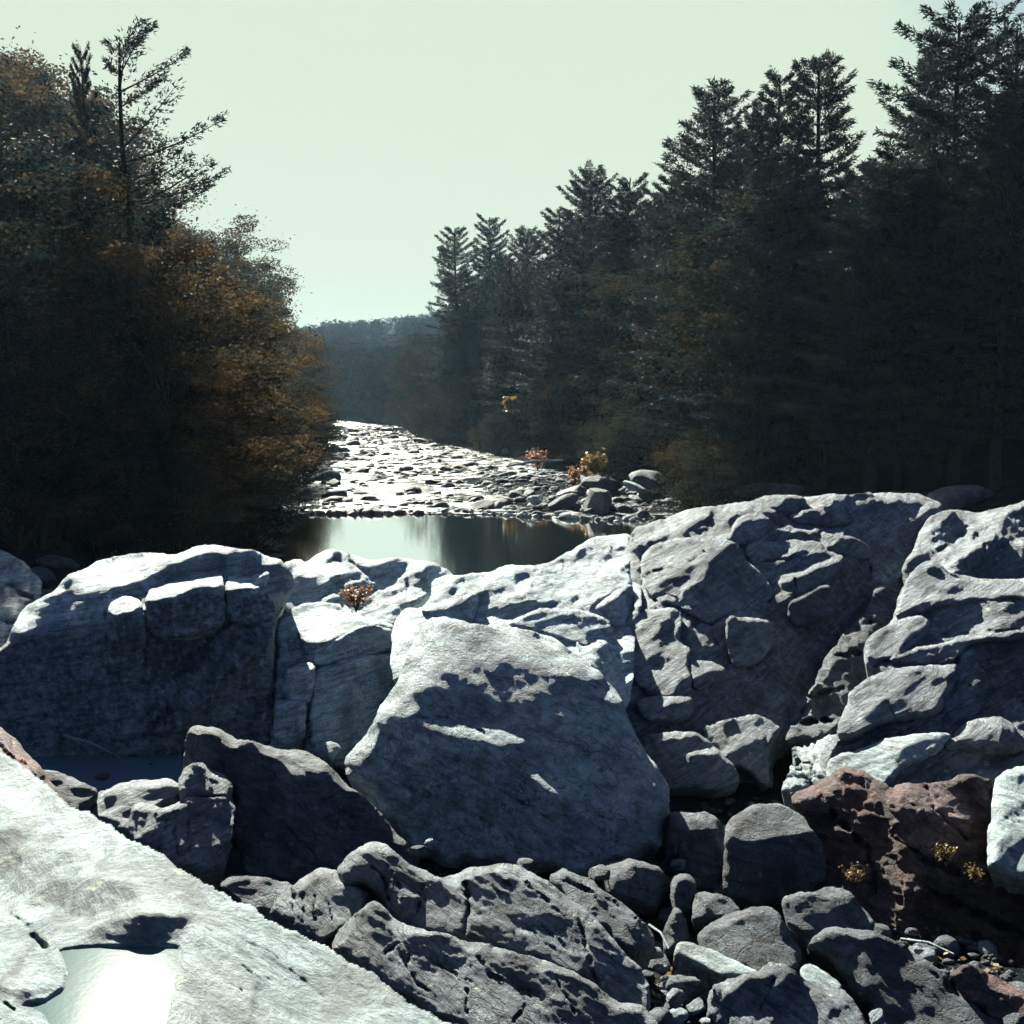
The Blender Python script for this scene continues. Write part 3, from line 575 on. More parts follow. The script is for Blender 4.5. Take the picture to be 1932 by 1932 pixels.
rock('boulder', 'upright boulder with a sunlit cap between the huge boulder and the cube-shaped one', 'boulder', G5, 6,
 [(205,310),(230,298),(330,310),(400,303),(460,335),(490,400),(500,500),(490,720),(380,740),(280,640),(220,500)],
 [(230,298,13.9),(400,303,13.9),(350,400,13.3),(480,420,13.3),(380,720,-5.8),(220,500,13.2)], (0,0),
 [([(210,302),(400,300),(475,350),(470,385),(380,402),(300,390),(240,350)],(72,0),2)], ell=90, seed=14, rough=.04, thick=1.0, strat=(1.5,1.5,1.5))
rock('boulder', 'brownish rounded stone pressed against the right side of the huge boulder', 'boulder', G5, 6,
 [(215,355),(260,370),(295,420),(298,500),(270,540),(200,545),(190,450)], [(260,370,13.1),(298,480,13.1),(230,540,12.9)], (48,15), seed=15, rough=.03, thick=.7, ell=75)
rock('boulder', 'oval dark boulder lying in shadow below the huge boulder', 'boulder', G5, 5,
 [(1515,610),(1550,540),(1640,518),(1740,530),(1820,570),(1860,640),(1850,710),(1760,770),(1650,760),(1560,710)], [(1640,518,12.1),(1820,570,12.1),(1520,610,11.8),(1700,640,11.4),(1760,765,-5.8)], (49,0),
 [([(1580,545),(1650,520),(1760,545),(1700,590),(1600,590)],(56,-10),4)], seed=16, rough=.025, fine=.008, thick=.8, ell=75, curl=(20,.25))
rock('boulder', 'small round dark boulder touching the right end of the oval one', 'boulder', G5, 6,
 [(228,640),(260,605),(310,600),(345,640),(350,700),(330,790),(250,820),(220,750)], [(290,600,11.7),(345,700,11.4),(230,700,11.4),(290,800,-5.8)], (48,0), seed=17, rough=.03, thick=.6, ell=75)
rock('boulder', 'pointed wedge of stone standing in shadow below the oval boulder', 'boulder', G5, 6,
 [(240,758),(270,780),(300,840),(320,930),(280,990),(190,980),(185,900),(205,830)], [(240,758,11.0),(300,930,10.7),(200,950,10.6)], (44,20), [([(240,758),(255,850),(250,980),(190,960),(195,880)],(42,-30),2)], seed=18, rough=.03, thick=.6, ell=75)
rock('boulder', 'blue-grey rounded boulder with a speckled sunlit right half, above the dark domed one', 'boulder', G5, 6,
 [(325,740),(350,690),(380,678),(450,690),(520,720),(568,780),(560,830),(430,870),(330,850)], [(380,678,11.4),(568,780,11.1),(330,800,10.9),(450,860,10.6)], (38,-5), [([(370,680),(450,690),(520,720),(566,780),(510,800),(440,770),(400,720)],(67,0),2)], seed=19, rough=.03, thick=.7, ell=75)
rock('boulder', 'smooth domed dark boulder between the flat white-topped slab and the squat cube', 'boulder', G5, 6,
 [(345,910),(400,850),(500,800),(600,765),(680,753),(750,795),(800,870),(850,950),(862,1030),(800,1100),(640,1110),(480,1060),(380,1000)], [(680,753,10.9),(500,800,10.8),(860,1000,10.1),(350,910,10.5),(640,1090,9.7),(600,900,10.3)], (49,0),
 [([(490,805),(600,765),(690,755),(740,790),(690,782),(580,800),(520,815)],(66,0),2),([(700,800),(760,820),(850,950),(830,950),(760,860)],(58,30),2)], seed=20, rough=.035, fine=.012, thick=1, ell=75)
rock('boulder', 'angular boulder with a sunlit cap resting in front of the rust-brown rock', 'boulder', G5, 6,
 [(760,735),(790,700),(900,690),(980,664),(1080,678),(1130,730),(1190,800),(1215,870),(1120,930),(950,960),(880,990),(800,880),(765,790)], [(980,664,11.5),(790,700,11.2),(1080,680,11.4),(1200,860,10.8),(880,980,10.1),(800,800,10.7),(960,760,10.9)], (45,-5),
 [([(765,730),(790,700),(900,690),(980,664),(1080,680),(1110,715),(980,700),(900,735),(820,735),(790,760)],(68,0),2),([(1080,690),(1130,730),(1210,850),(1180,840),(1100,750)],(60,30),2)], facet=(50,34,14), seed=21, rough=.03, fine=.014, thick=1, ell=75)
rock('boulder', 'wedge-shaped slab with a flat white sunlit top and black shaded front', 'slab', G4, 6,
 [(238,1000),(250,940),(280,922),(400,958),(520,1008),(640,1068),(690,1090),(680,1150),(420,1200),(370,1230),(235,1150)], [(280,922,10.4),(640,1070,9.6),(250,960,10.2),(400,1050,9.65),(370,1200,9.4),(240,1120,9.7)], (-12,0),
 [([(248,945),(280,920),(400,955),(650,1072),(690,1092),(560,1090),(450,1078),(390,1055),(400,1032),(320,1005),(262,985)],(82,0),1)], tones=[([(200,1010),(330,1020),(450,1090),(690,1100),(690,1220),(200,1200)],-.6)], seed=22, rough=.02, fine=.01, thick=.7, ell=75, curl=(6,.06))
rock('boulder', 'small white angular stone tucked behind the big brown-grey boulder', 'boulder', G4, 6,
 [(838,1062),(880,1035),(960,1068),(1020,1108),(1060,1160),(980,1190),(880,1140)], [(880,1035,9.9),(1020,1110,9.6),(860,1080,9.5),(980,1180,9.2)], (76,-10), seed=23, rough=.02, thick=.4, ell=25, curl=(6,.05))
rock('boulder', 'large smooth brown-grey boulder with a long ridge sloping down to the right corner', 'boulder', G5, 6,
 [(858,1005),(900,920),(960,865),(1020,848),(1120,868),(1200,873),(1300,918),(1450,1010),(1600,1120),(1800,1270),(1960,1390),(1960,1600),(1300,1600),(1200,1320),(1130,1200),(1040,1090),(975,985),(915,955)],
 [(1020,850,10.2),(1200,875,10.2),(860,1000,10.0),(1450,1010,9.9),(1800,1270,9.3),(1200,1320,9.3),(1170,950,10.0),(1040,1090,9.7),(1500,1300,9.3),(1400,1590,8.9)], (46,5),
 [([(900,930),(1020,850),(1170,870),(1160,1000),(1150,1250),(1040,1080),(975,985)],(42,-35),3),([(960,870),(1020,850),(1200,873),(1260,905),(1120,890),(1000,880),(920,930)],(68,0),2),
  ([(1200,875),(1300,920),(1600,1120),(1932,1370),(1880,1380),(1650,1210),(1450,1080),(1280,970)],(62,25),3)],
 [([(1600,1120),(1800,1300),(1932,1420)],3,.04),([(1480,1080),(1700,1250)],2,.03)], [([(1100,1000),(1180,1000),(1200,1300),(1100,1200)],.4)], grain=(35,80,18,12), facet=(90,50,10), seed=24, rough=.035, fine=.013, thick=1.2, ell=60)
rock('boulder', 'rough sunlit boulder at the bottom edge with a folded knobbly surface', 'boulder', G7, 6,
 [(400,1190),(415,1135),(520,1112),(620,1085),(700,1042),(760,1040),(860,1098),(1000,1160),(1080,1178),(1130,1250),(1180,1340),(1260,1500),(1260,1650),(380,1650),(398,1350)],
 [(730,1040,9.4),(420,1135,9.1),(1080,1180,9.1),(500,1250,8.9),(850,1250,8.9),(1150,1400,8.5),(430,1600,8.1),(1100,1600,8.1),(600,1100,9.1)], (56,-8),
 [([(470,1300),(510,1240),(640,1280),(740,1340),(480,1350)],(80,0),2),([(640,1160),(720,1060),(850,1110),(870,1170),(760,1260),(640,1290)],(46,-15),3),([(400,1190),(440,1140),(470,1250),(450,1500),(400,1500)],(42,-20),2),
  ([(870,1170),(1080,1180),(1130,1250),(1000,1200),(900,1220)],(76,0),2),([(520,1110),(650,1090),(640,1130),(560,1140)],(44,0),2)],
 [([(650,1290),(700,1170),(760,1050)],2,.05)], grain=(-50,70,10,14), facet=(40,26,20), smooth=0, seed=25, rough=.08, fine=.035, thick=1, ell=75)
rock('boulder', 'brown sunlit-edged boulder at the right edge below the rust-brown rock', 'boulder', G3, 6,
 [(1555,1095),(1620,1050),(1690,1038),(1780,1088),(1932,1168),(2080,1250),(2100,1420),(1900,1400),(1700,1260)], [(1690,1038,9.9),(1932,1168,9.6),(1600,1100,9.5),(1850,1350,9.0),(2080,1300,9.2)], (36,-5),
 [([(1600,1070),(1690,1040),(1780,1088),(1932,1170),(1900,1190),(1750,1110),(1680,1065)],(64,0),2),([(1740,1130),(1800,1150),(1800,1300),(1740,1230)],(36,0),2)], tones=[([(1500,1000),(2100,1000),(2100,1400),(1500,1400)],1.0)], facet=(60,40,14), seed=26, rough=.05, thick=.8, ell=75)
rock('boulder', 'jagged dark rock with a sunlit left shoulder, just behind the long folded ridge', 'rock', G5, 5,
 [(1270,610),(1330,575),(1400,580),(1480,610),(1530,650),(1620,720),(1700,780),(1790,880),(1780,960),(1600,960),(1450,800),(1330,720)], [(1400,580,10.8),(1270,610,10.6),(1530,650,10.7),(1780,900,9.8),(1600,950,9.2),(1450,740,9.8)], (44,15),
 [([(1290,600),(1400,580),(1480,610),(1400,612)],(64,0),1),([(1440,640),(1500,620),(1530,650),(1460,665)],(70,0),1),([(1430,745),(1500,740),(1620,790),(1760,880),(1600,800),(1500,760)],(60,0),1)],
 [([(1280,610),(1500,680),(1700,800)],2,.08)], grain=(35,80,9,13), facet=(40,22,20), smooth=0, seed=27, rough=.06, fine=.03, thick=.8, ell=75)
# left group
rock('boulder', 'tall angular rock with blunt prow and long sunlit back, left of the huge boulder', 'rock', G5, 0,
 [(352,1386),(358,1374),(369,1368),(402,1374),(419,1379),(446,1396),(476,1393),(503,1403),(533,1414),(563,1411),(587,1418),(607,1429),(627,1450),(660,1482),(688,1504),(720,1532),(744,1564),(784,1595),(800,1620),(760,1660),(700,1690),(640,1700),(560,1700),(480,1700),(400,1690),(350,1620),(348,1500),(346,1430)],
 [(362,1374,12.7),(446,1396,12.6),(563,1412,12.6),(627,1450,12.5),(720,1532,12.3),(784,1597,-5.5),(640,1690,-5.5),(400,1680,-5.4),(350,1500,12.2),(480,1450,12.0),(560,1500,11.9)], (12,10),
 [([(358,1374),(372,1366),(415,1376),(446,1395),(476,1392),(488,1402),(446,1410),(416,1386),(386,1380),(362,1382)],(76,0),1),
  ([(500,1402),(533,1413),(565,1410),(600,1424),(650,1472),(645,1478),(610,1460),(596,1478),(570,1466),(523,1432)],(62,20),2),
  ([(640,1470),(700,1515),(760,1585),(740,1580),(690,1530)],(60,30),2),([(520,1480),(545,1478),(550,1490),(525,1490)],(74,0),1),([(595,1510),(640,1525),(610,1528)],(70,0),1),
  ([(460,1500),(520,1500),(620,1560),(700,1620),(600,1690),(460,1690)],(35,5),5)],
 [([(438,1490),(440,1600)],4,.3),([(540,1560),(600,1620)],2,.1),([(415,1385),(420,1460)],2,.06),([(600,1560),(660,1620)],2,.08)], ell=120, grain=(38,50,16,22), facet=(60,34,18), seed=28, rough=.06, fine=.03, thick=1.4)
rock('boulder', 'lumpy creased rock of three rounded lobes in front of the tall angular rock', 'rock', G2, 4,
 [(1008,360),(1030,300),(1080,260),(1130,246),(1200,280),(1280,330),(1312,390),(1305,450),(1318,520),(1305,700),(1260,860),(1000,860),(850,760),(740,680),(715,600),(720,550),(750,495),(830,473),(900,512),(960,498),(1050,448),(1015,420)],
 [(1130,246,11.9),(1310,400,11.7),(830,473,11.4),(1150,520,11.1),(740,600,11.1),(850,740,10.7),(1100,830,10.6),(1300,700,11.0)], (46,-10),
 [([(740,500),(830,472),(905,510),(960,496),(1060,445),(1050,465),(960,520),(880,530),(820,495),(760,520)],(68,0),1),([(1040,470),(1200,440),(1280,470),(1250,520),(1100,500)],(50,0),3)],
 [([(1150,300),(1160,440)],1.5,.04),([(1060,450),(1200,440),(1310,460)],2,.1),([(980,540),(1000,780)],2,.06),([(1060,500),(1070,760)],1.5,.04),([(880,540),(870,700)],1.5,.05),([(1020,480),(1000,560),(880,580)],1.5,.05),([(930,560),(940,720)],1.2,.03)],
 ell=80, grain=(85,60,9,15), facet=(30,26,16), smooth=0, seed=29, rough=.05, fine=.02, thick=.9, strat=(3,3,.8))
rock('boulder', 'low rock with a sunlit rough top between the shaded puddle and the lumpy creased rock', 'rock', G2, 4,
 [(480,530),(560,420),(640,383),(700,358),(860,333),(960,340),(1020,370),(1030,450),(900,560),(820,600),(760,700),(700,700),(600,620)],
 [(860,333,12.3),(640,385,12.1),(1010,380,12.1),(500,520,11.5),(720,640,11.1),(900,500,11.7)], (36,-5),
 [([(640,385),(700,356),(860,332),(960,340),(1015,372),(900,372),(760,372),(690,400)],(72,0),1),([(880,430),(1000,450),(920,500),(860,470)],(58,0),2)], facet=(34,22,22), seed=30, rough=.07, fine=.035, thick=.9, ell=75)
rock('boulder', 'low dark rock along the far edge of the sunlit slab below the shaded puddle', 'rock', G5, 4,
 [(215,295),(290,288),(360,310),(430,350),(500,375),(555,402),(550,460),(500,560),(400,560),(300,480)], [(290,290,12.4),(550,410,12.0),(400,520,11.0),(300,420,11.4)], (44,0), [([(240,292),(300,288),(440,355),(550,400),(500,400),(400,350)],(60,0),1)], seed=31, rough=.05, thick=.7, ell=75)
rock('boulder', 'dark furrowed rock ramp at the left edge behind the sunlit slab', 'rock', G3, 4,
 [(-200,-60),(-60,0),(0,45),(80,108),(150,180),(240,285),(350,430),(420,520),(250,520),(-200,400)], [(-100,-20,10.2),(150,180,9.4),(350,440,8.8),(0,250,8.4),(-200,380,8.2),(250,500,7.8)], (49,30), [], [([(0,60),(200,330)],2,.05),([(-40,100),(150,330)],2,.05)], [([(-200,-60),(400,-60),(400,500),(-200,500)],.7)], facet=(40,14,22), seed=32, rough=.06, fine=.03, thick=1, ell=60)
rock('boulder', 'smooth bluish low rock beside the sunlit slab, left of the folded ridge', 'rock', G5, 4,
 [(1225,950),(1290,890),(1370,878),(1480,893),(1660,938),(1700,1000),(1600,1120),(1520,1140),(1350,1060)], [(1290,890,9.5),(1480,893,9.5),(1650,940,9.3),(1520,1100,8.7),(1300,1000,9.0)], (48,0), seed=33, rough=.03, thick=.7, ell=75)
rock('boulder', 'ribbed rock with a brown underside at the left end of the folded ridge', 'rock', G7, 5,
 [(-30,710),(60,650),(150,580),(200,562),(255,570),(310,600),(380,650),(440,700),(420,800),(300,900),(200,960),(60,900),(-60,830)],
 [(200,562,8.9),(-20,710,8.6),(400,670,8.7),(0,800,8.2),(200,860,8.0),(380,780,8.2)], (36,-5),
 [([(90,620),(200,564),(270,590),(295,660),(230,695),(190,640)],(66,0),2),([(210,710),(290,670),(370,660),(400,700),(300,720)],(58,0),2)],
 [([(60,700),(55,830)],1.6,.05),([(110,690),(105,830)],1.6,.05),([(160,700),(165,820)],1.4,.04),([(220,720),(250,820)],1.4,.04)],
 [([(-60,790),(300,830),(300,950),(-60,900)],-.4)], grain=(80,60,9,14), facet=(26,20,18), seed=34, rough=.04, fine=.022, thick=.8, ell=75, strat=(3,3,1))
rock('bedrock_ridge', 'long folded rock ridge in the foreground with curved grooves and a pot-hole knob', 'ridge', G7, 5,
 [(250,572),(300,520),(360,470),(430,438),(490,443),(560,500),(600,540),(700,590),(760,612),(830,600),(880,568),(960,558),(1060,538),(1130,548),(1260,608),(1350,680),(1430,748),(1520,820),(1600,930),(1660,1000),(1725,1060),(1760,1130),(1760,1250),(1650,1280),(1480,1180),(1330,1080),(1100,1020),(850,970),(700,920),(600,880),(540,800),(450,710),(390,660),(300,650)],
 [(430,440,8.9),(700,592,8.7),(1060,540,8.8),(1430,750,8.4),(1740,1130,7.7),(850,930,8.0),(1480,1140,7.6),(400,650,8.45),(600,850,8.2),(1200,800,8.2),(900,700,8.35),(1200,990,7.85)], (50,-8),
 [([(290,540),(420,442),(500,450),(570,515),(490,525),(440,540),(360,520)],(64,0),2),([(420,565),(560,540),(740,605),(620,635),(530,600),(440,600)],(66,0),2),
  ([(960,560),(1130,548),(1300,635),(1440,750),(1360,775),(1210,700),(1120,610)],(58,30),3),([(1430,755),(1520,825),(1660,1000),(1600,1000),(1500,880)],(56,35),3),
  ([(830,605),(880,570),(950,570),(900,610),(860,640)],(64,0),1),([(690,660),(760,620),(830,640),(860,680),(780,660)],(58,0),2),
  ([(560,800),(700,860),(850,900),(1100,960),(1330,1020),(1480,1110),(1480,1200),(1100,1030),(850,980),(600,900)],(-10,0),3),
  ([(560,700),(680,700),(700,850),(600,820)],(40,20),3),([(1450,900),(1700,1060),(1740,1180),(1600,1200),(1500,1100)],(42,30),4)],
 [([(880,640),(900,780),(880,880)],3,.1),([(680,650),(650,780)],2.5,.07),([(1420,780),(1450,950),(1500,1100)],2.5,.07),([(430,560),(480,600),(520,720)],2.5,.07),
  ([(1010,640),(1060,625),(1100,655),(1080,700),(1030,690),(1010,645)],2,.04),([(1130,600),(1350,800)],2,.05),([(1180,850),(1300,960)],1.5,.03),([(1240,830),(1360,950)],1.5,.03),([(560,640),(590,720)],2,.06)],
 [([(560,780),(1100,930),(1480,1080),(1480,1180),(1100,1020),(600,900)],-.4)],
 grain=(28,120,9,10), facet=(100,30,8), smooth=0, seed=35, rough=.05, fine=.02, thick=1.0, ell=75, strat=(1.2,2,2.4), step=3.2)
rock('bedrock_ridge', 'cracked lower rock ridge running under the folded one to the bottom edge', 'ridge', G7, 5,
 [(240,930),(285,835),(380,760),(430,712),(480,738),(540,800),(620,850),(760,870),(950,920),(1100,960),(1330,1020),(1480,1110),(1600,1190),(1720,1215),(1790,1300),(1900,1450),(1900,1600),(1100,1600),(900,1380),(700,1260),(560,1180),(440,1080),(300,1010),(245,970)],
 [(430,715,8.2),(950,925,7.85),(1600,1190,7.5),(260,950,7.6),(700,1240,7.1),(1100,1550,6.6),(1850,1450,7.2),(500,950,7.7),(1100,1150,7.3),(1500,1350,7.1)], (40,-6),
 [([(285,840),(380,765),(430,715),(480,740),(450,780),(520,830),(480,860),(400,860),(310,880)],(62,-10),2),([(900,990),(1000,1000),(950,1030),(880,1040)],(58,0),2),([(560,900),(900,1000),(850,1040),(600,960)],(50,0),3),
  ([(1600,1190),(1720,1215),(1790,1300),(1700,1290)],(62,0),2),([(300,960),(560,1100),(700,1200),(900,1330),(700,1270),(440,1090)],(36,0),3)],
 [([(560,960),(640,1100),(700,1150)],1.8,.05),([(640,930),(600,1010)],1.6,.05),([(940,990),(1000,1080),(1180,1150)],2,.05),([(1130,1100),(1160,1230)],1.3,.03),([(1180,1180),(1120,1300)],2,.05),([(700,1000),(900,1100)],1.4,.03),([(760,960),(860,1120)],1.3,.03),([(1300,1080),(1400,1250)],1.6,.04),([(500,980),(560,930),(620,960)],2,.05),([(880,1140),(890,1260)],1.6,.05)],
 grain=(28,120,9,10), facet=(90,26,9), smooth=0, seed=36, rough=.04, fine=.018, thick=1.0, ell=75, strat=(1.2,2,2.4), step=3.2)

POOL = [(310,1300),(350,1280),(450,1268),(560,1262),(700,1268),(850,1255),(1010,1268),(1035,1300),(1035,1400),(1005,1500),(985,1600),(960,1720),(950,1900),(700,2050),(450,2000),(300,1800),(230,1690),(100,1620),(150,1590),(250,1570),(340,1510),(355,1440),(330,1360)]
POOL_Z = -1.95
def slab_post(k, U, Vv, P3, T):
    P = k(POOL); ins = inside(P, U, Vv); d, _, _ = seg_dist(P, U, Vv)
    s = np.where(ins, -d, d)
    dirs = ray(U, Vv); tp = POOL_Z / dirs[..., 2]
    w = np.clip(-s / 7, 0, 1); w = w * w * (3 - 2 * w)
    target = (POOL_Z + np.clip(s, -25, 22) * 0.0013) / dirs[..., 2]
    T2 = T * (1 - w) + target * w
    return dirs * T2[..., None], T2
rock('bedrock_slab', 'smooth pale slab filling the lower left corner, hollowed by a bright rain pool', 'slab', G4, 4,
 [(-150,120),(0,180),(70,228),(150,288),(240,350),(360,458),(480,518),(560,558),(650,615),(750,675),(900,738),(980,808),(1040,858),(1250,968),(1400,1048),(1500,1118),(1700,1218),(1932,1340),(2090,1430),(2250,1560),(2430,1680),(2640,1760),(2800,1880),(2800,2300),(-300,2300),(-300,200)],
 [(-150,130,7.3),(360,460,6.3),(980,810,5.35),(1932,1340,4.4),(2500,1720,3.95),(500,1265,-1.93),(1010,1270,-1.93),(1010,1500,-1.93),(340,1500,-1.93),(600,2250,-1.9),(0,1070,-2.02),(-200,800,-2.15),(800,1090,-1.86),(0,1400,-1.88),(1500,1500,-2.1),(2000,2100,-2.15),(400,800,-2.2)],
 (82,15),
 [([(0,600),(60,590),(130,640),(150,700),(100,740),(120,800),(40,920),(0,980),(-200,980),(-200,600)],(46,10),4),
  ([(160,700),(350,740),(500,860),(330,900),(200,1000),(60,1000),(120,850)],(62,0),5),
  ([(120,1050),(220,950),(350,900),(520,880),(680,910),(790,990),(800,1015),(700,1030),(600,1090),(480,1150),(330,1090),(200,1080)],(42,0),4),
  ([(90,550),(160,570),(300,600),(230,612),(140,590)],(20,0),1),([(340,725),(400,740),(540,825),(500,820),(400,780)],(20,0),1),
  ([(480,1190),(650,1110),(850,1085),(1000,1095),(1085,1130),(1000,1200),(1015,1262),(560,1262),(490,1240)],(6,0),2),
  ([(90,1140),(300,1140),(450,1150),(480,1230),(330,1262),(230,1240),(130,1170)],(70,-10),2),([(150,1200),(250,1240),(480,1235),(300,1282),(240,1290)],(20,0),2),
  ([(0,1480),(60,1510),(340,1500),(330,1540),(150,1590),(0,1600)],(45,0),3),
  ([(1050,1290),(1150,1200),(1300,1330),(1450,1500),(1400,1723),(1200,1723),(1020,1500)],(74,-20),5),
  ([(1430,1300),(1500,1310),(1620,1400),(1760,1500),(1730,1510),(1600,1420),(1480,1350)],(30,10),2),
  ([(1780,1560),(1830,1545),(1860,1570),(1800,1580)],(30,0),1),([(1390,1110),(1420,1100),(1480,1138),(1420,1130)],(30,0),1),([(850,815),(920,822),(880,830)],(20,0),1)],
 [([(-50,1030),(40,1080),(90,1130),(180,1220),(250,1290)],5,.05),([(1300,1290),(1500,1460),(1620,1530)],2.5,.008),([(1100,1180),(1300,1230),(1500,1300),(1850,1600)],2.4,.010),([(300,680),(380,684)],1.2,.015),
  ([(650,750),(900,900),(1200,1080)],1.2,.008),([(1700,1300),(2100,1560),(2400,1800)],2.4,.008),([(1360,1400),(1450,1470)],1.5,.02),([(1150,1580),(1160,1723)],2,.02),([(1330,1500),(1360,1540)],1.5,.03),([(0,1600),(80,1640)],2,.03)],
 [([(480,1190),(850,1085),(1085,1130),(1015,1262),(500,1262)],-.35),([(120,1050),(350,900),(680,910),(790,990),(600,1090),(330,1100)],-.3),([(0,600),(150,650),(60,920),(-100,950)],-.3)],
 ell=150, pin=(POOL, POOL_Z, 26, 0.5), grain=(34,110,14,12), jag=2.2, facet=(150,46,8,0), seed=37, rough=.035, fine=.02, thick=1.6, curl=(10,.10), strat=(1.2,.7,2), post=slab_post)
rock('boulder', 'rounded bluish rocks at the far left edge beyond the outcrop', 'rock', G1, 0,
 [(-90,1020),(-20,1030),(20,1042),(50,1065),(78,1095),(82,1125),(50,1160),(30,1200),(10,1260),(-90,1290)], [(0,1040,24),(78,1100,22.5),(0,1240,19.5),(-80,1150,21)], (49,10), [([(0,1100),(50,1080),(80,1110),(40,1120)],(58,0),3)], [([(-20,1090),(60,1130)],3,.2),([(-30,1160),(40,1180)],3,.2)], seed=38, rough=.1, thick=1.5)
rock('bedrock_outcrop', 'plain grey outcrop continuing the rocky bank beyond the right buttress', 'outcrop', G2, 0,
 [(2030,960),(2200,925),(2450,900),(2800,880),(3000,1100),(3000,1700),(2700,1950),(2300,1900),(2060,1700),(2000,1400)],
 [(2030,960,27),(2450,900,26),(2800,880,25),(2060,1700,-5.6),(2700,1900,-5.6),(2300,1300,16),(3000,1300,16)], (56,-10), ell=200, grain=(-24,90,14,14), facet=(120,50,14), smooth=0, thick=4, seed=61, step=7)
rock('bedrock_outcrop', 'low grey outcrop continuing the rocky bank beyond the left outcrop', 'outcrop', G1, 0,
 [(-900,1080),(-500,1060),(-200,1120),(-60,1260),(-60,1500),(-500,1560),(-900,1500)],
 [(-900,1080,20),(-500,1060,20),(-80,1270,16.5),(-60,1500,-5.4),(-900,1500,-5.4),(-400,1300,16)], (50,10), ell=200, grain=(-12,90,14,14), facet=(120,50,14), smooth=0, thick=4, seed=62, step=7)
# ------------------------------------------------------------------ broken blocks standing proud of the big outcrops
def block(base, frame, outline, label, nb, patches=(), off=0.25, mat=None, seed=100, ell=55, cat='rock', name='rock_block', thick=1.4, grain=(-24, 60, 10, 8), facet=None, cracks=(), rough=.04, curl=(4, .07), tones=(), droop=0.0, jag=1.0):
    us, vs, T = BASES[base]; P = K(frame)(outline); c = P.mean(0); A = []
    Q = np.concatenate([P[:, :2], c[None, :2]])
    vmin, vmax = Q[:, 1].min(), Q[:, 1].max()
    for u, v in Q:
        fu = np.clip((u - us[0]) / (us[1] - us[0]), 0, len(us) - 1.01); fv = np.clip((v - vs[0]) / (vs[1] - vs[0]), 0, len(vs) - 1.01)
        t = T[int(fv), int(fu)]; h = (v - vmin) / (vmax - vmin + 1)
        A.append((u, v, float((t - off * (.6 + droop * h)) * ray(u, v)[1])))
    inv = {0: (1, 0, 0), 1: (.33527, 0, 971.6), 2: (.36575, 588.8, 912.7), 3: (.36, 1236.6, 883.3), 4: (.33527, 0, 1354.3), 5: (.39623, 530, 1413.2), 6: (.39044, 1177.7, 1413.2)}[frame]
    A = [((a - inv[1]) / inv[0], (b - inv[2]) / inv[0], y) for a, b, y in A]
    return rock(name, label, cat, mat or G2, frame, outline, A, nb, patches, cracks, tones, ell=ell, grain=grain, facet=facet, seed=seed, thick=thick, rough=rough, fine=.015, curl=curl, jag=jag, smooth=0)
CB = 'cliff'
block(CB, 3, [(-10,395),(130,362),(380,368),(432,395),(490,500),(600,585),(622,700),(360,765),(280,825),(150,745),(100,672),(0,692),(-72,600),(-82,470)],
 'large tilted block with streaked sunlit face and dark right side, upper left of cliff', (44,38),
 [([(-10,395),(130,362),(380,368),(430,395),(300,480),(260,540),(100,672),(0,692),(-72,600),(-82,470)],(64,-30),1),([(0,600),(180,560),(120,660),(0,690)],(50,-10),1)], off=.5, seed=101, grain=(-28,60,9,12), cracks=[([(-60,560),(100,520),(260,440)],1.5,.06)])
block(CB, 3, [(372,400),(392,330),(440,250),(540,230),(600,268),(642,350),(630,395),(500,412)], 'rounded dark hump under the crest of the cliff', (40,15),
 [([(392,318),(440,246),(540,228),(600,262),(540,262),(450,285),(410,340)],(72,-10),1)], off=.5, seed=102)
block(CB, 3, [(560,150),(640,140),(720,142),(785,155),(800,218),(700,255),(640,222),(590,215)], 'small dark block on the crest of the cliff with a pale left facet', (40,25),
 [([(560,145),(640,140),(690,150),(650,205),(600,215)],(68,-40),1),([(690,140),(785,152),(740,162)],(76,0),1)], off=.4, seed=103)
block(CB, 3, [(865,140),(950,146),(1002,200),(1048,280),(880,308),(715,275),(690,250),(770,220),(868,205)], 'pointed dark block on the crest of the cliff right of the small one', (38,12),
 [([(865,138),(945,148),(925,195),(870,207)],(70,-35),1),([(690,248),(770,220),(785,260),(720,272)],(74,-20),1)], off=.4, seed=104)
block(CB, 3, [(468,425),(500,385),(690,376),(860,384),(905,432),(992,462),(980,500),(892,592),(745,672),(640,692),(608,650),(602,600),(500,520)], 'layered shelf of thin stepped ledges in the upper middle of the cliff', (45,8),
 [([(470,425),(500,387),(700,380),(715,420),(620,478),(560,505),(500,470)],(57,5),1),([(700,380),(860,386),(900,430),(700,455),(610,490),(700,440)],(78,0),1),
  ([(645,600),(662,560),(830,488),(990,462),(972,482),(840,534),(740,580)],(80,0),1),([(740,585),(890,535),(905,560),(745,645)],(36,0),1),([(742,668),(745,648),(872,598),(850,640)],(80,0),1),([(608,645),(722,626),(728,650),(640,664),(615,700)],(78,0),1)],
 off=.6, seed=105, grain=(-22,70,7,8), cracks=[([(500,515),(700,470),(880,425)],1.2,.1),([(730,570),(735,665)],1.5,.15)])
block(CB, 3, [(858,332),(940,345),(1050,356),(1138,420),(1115,472),(980,472),(900,432)], 'dark hump with a pale left end below the pointed crest block', (40,18), [([(858,330),(940,345),(930,405),(895,410)],(72,-35),1)], off=.45, seed=106)
block(CB, 3, [(698,702),(742,672),(900,598),(965,690),(945,762),(880,788),(740,848),(690,800)], 'dark shaded block just below the layered shelf of the cliff', (36,-8), off=.5, seed=107, mat=G5, tones=[([(690,600),(970,600),(970,850),(690,850)],-.15)])
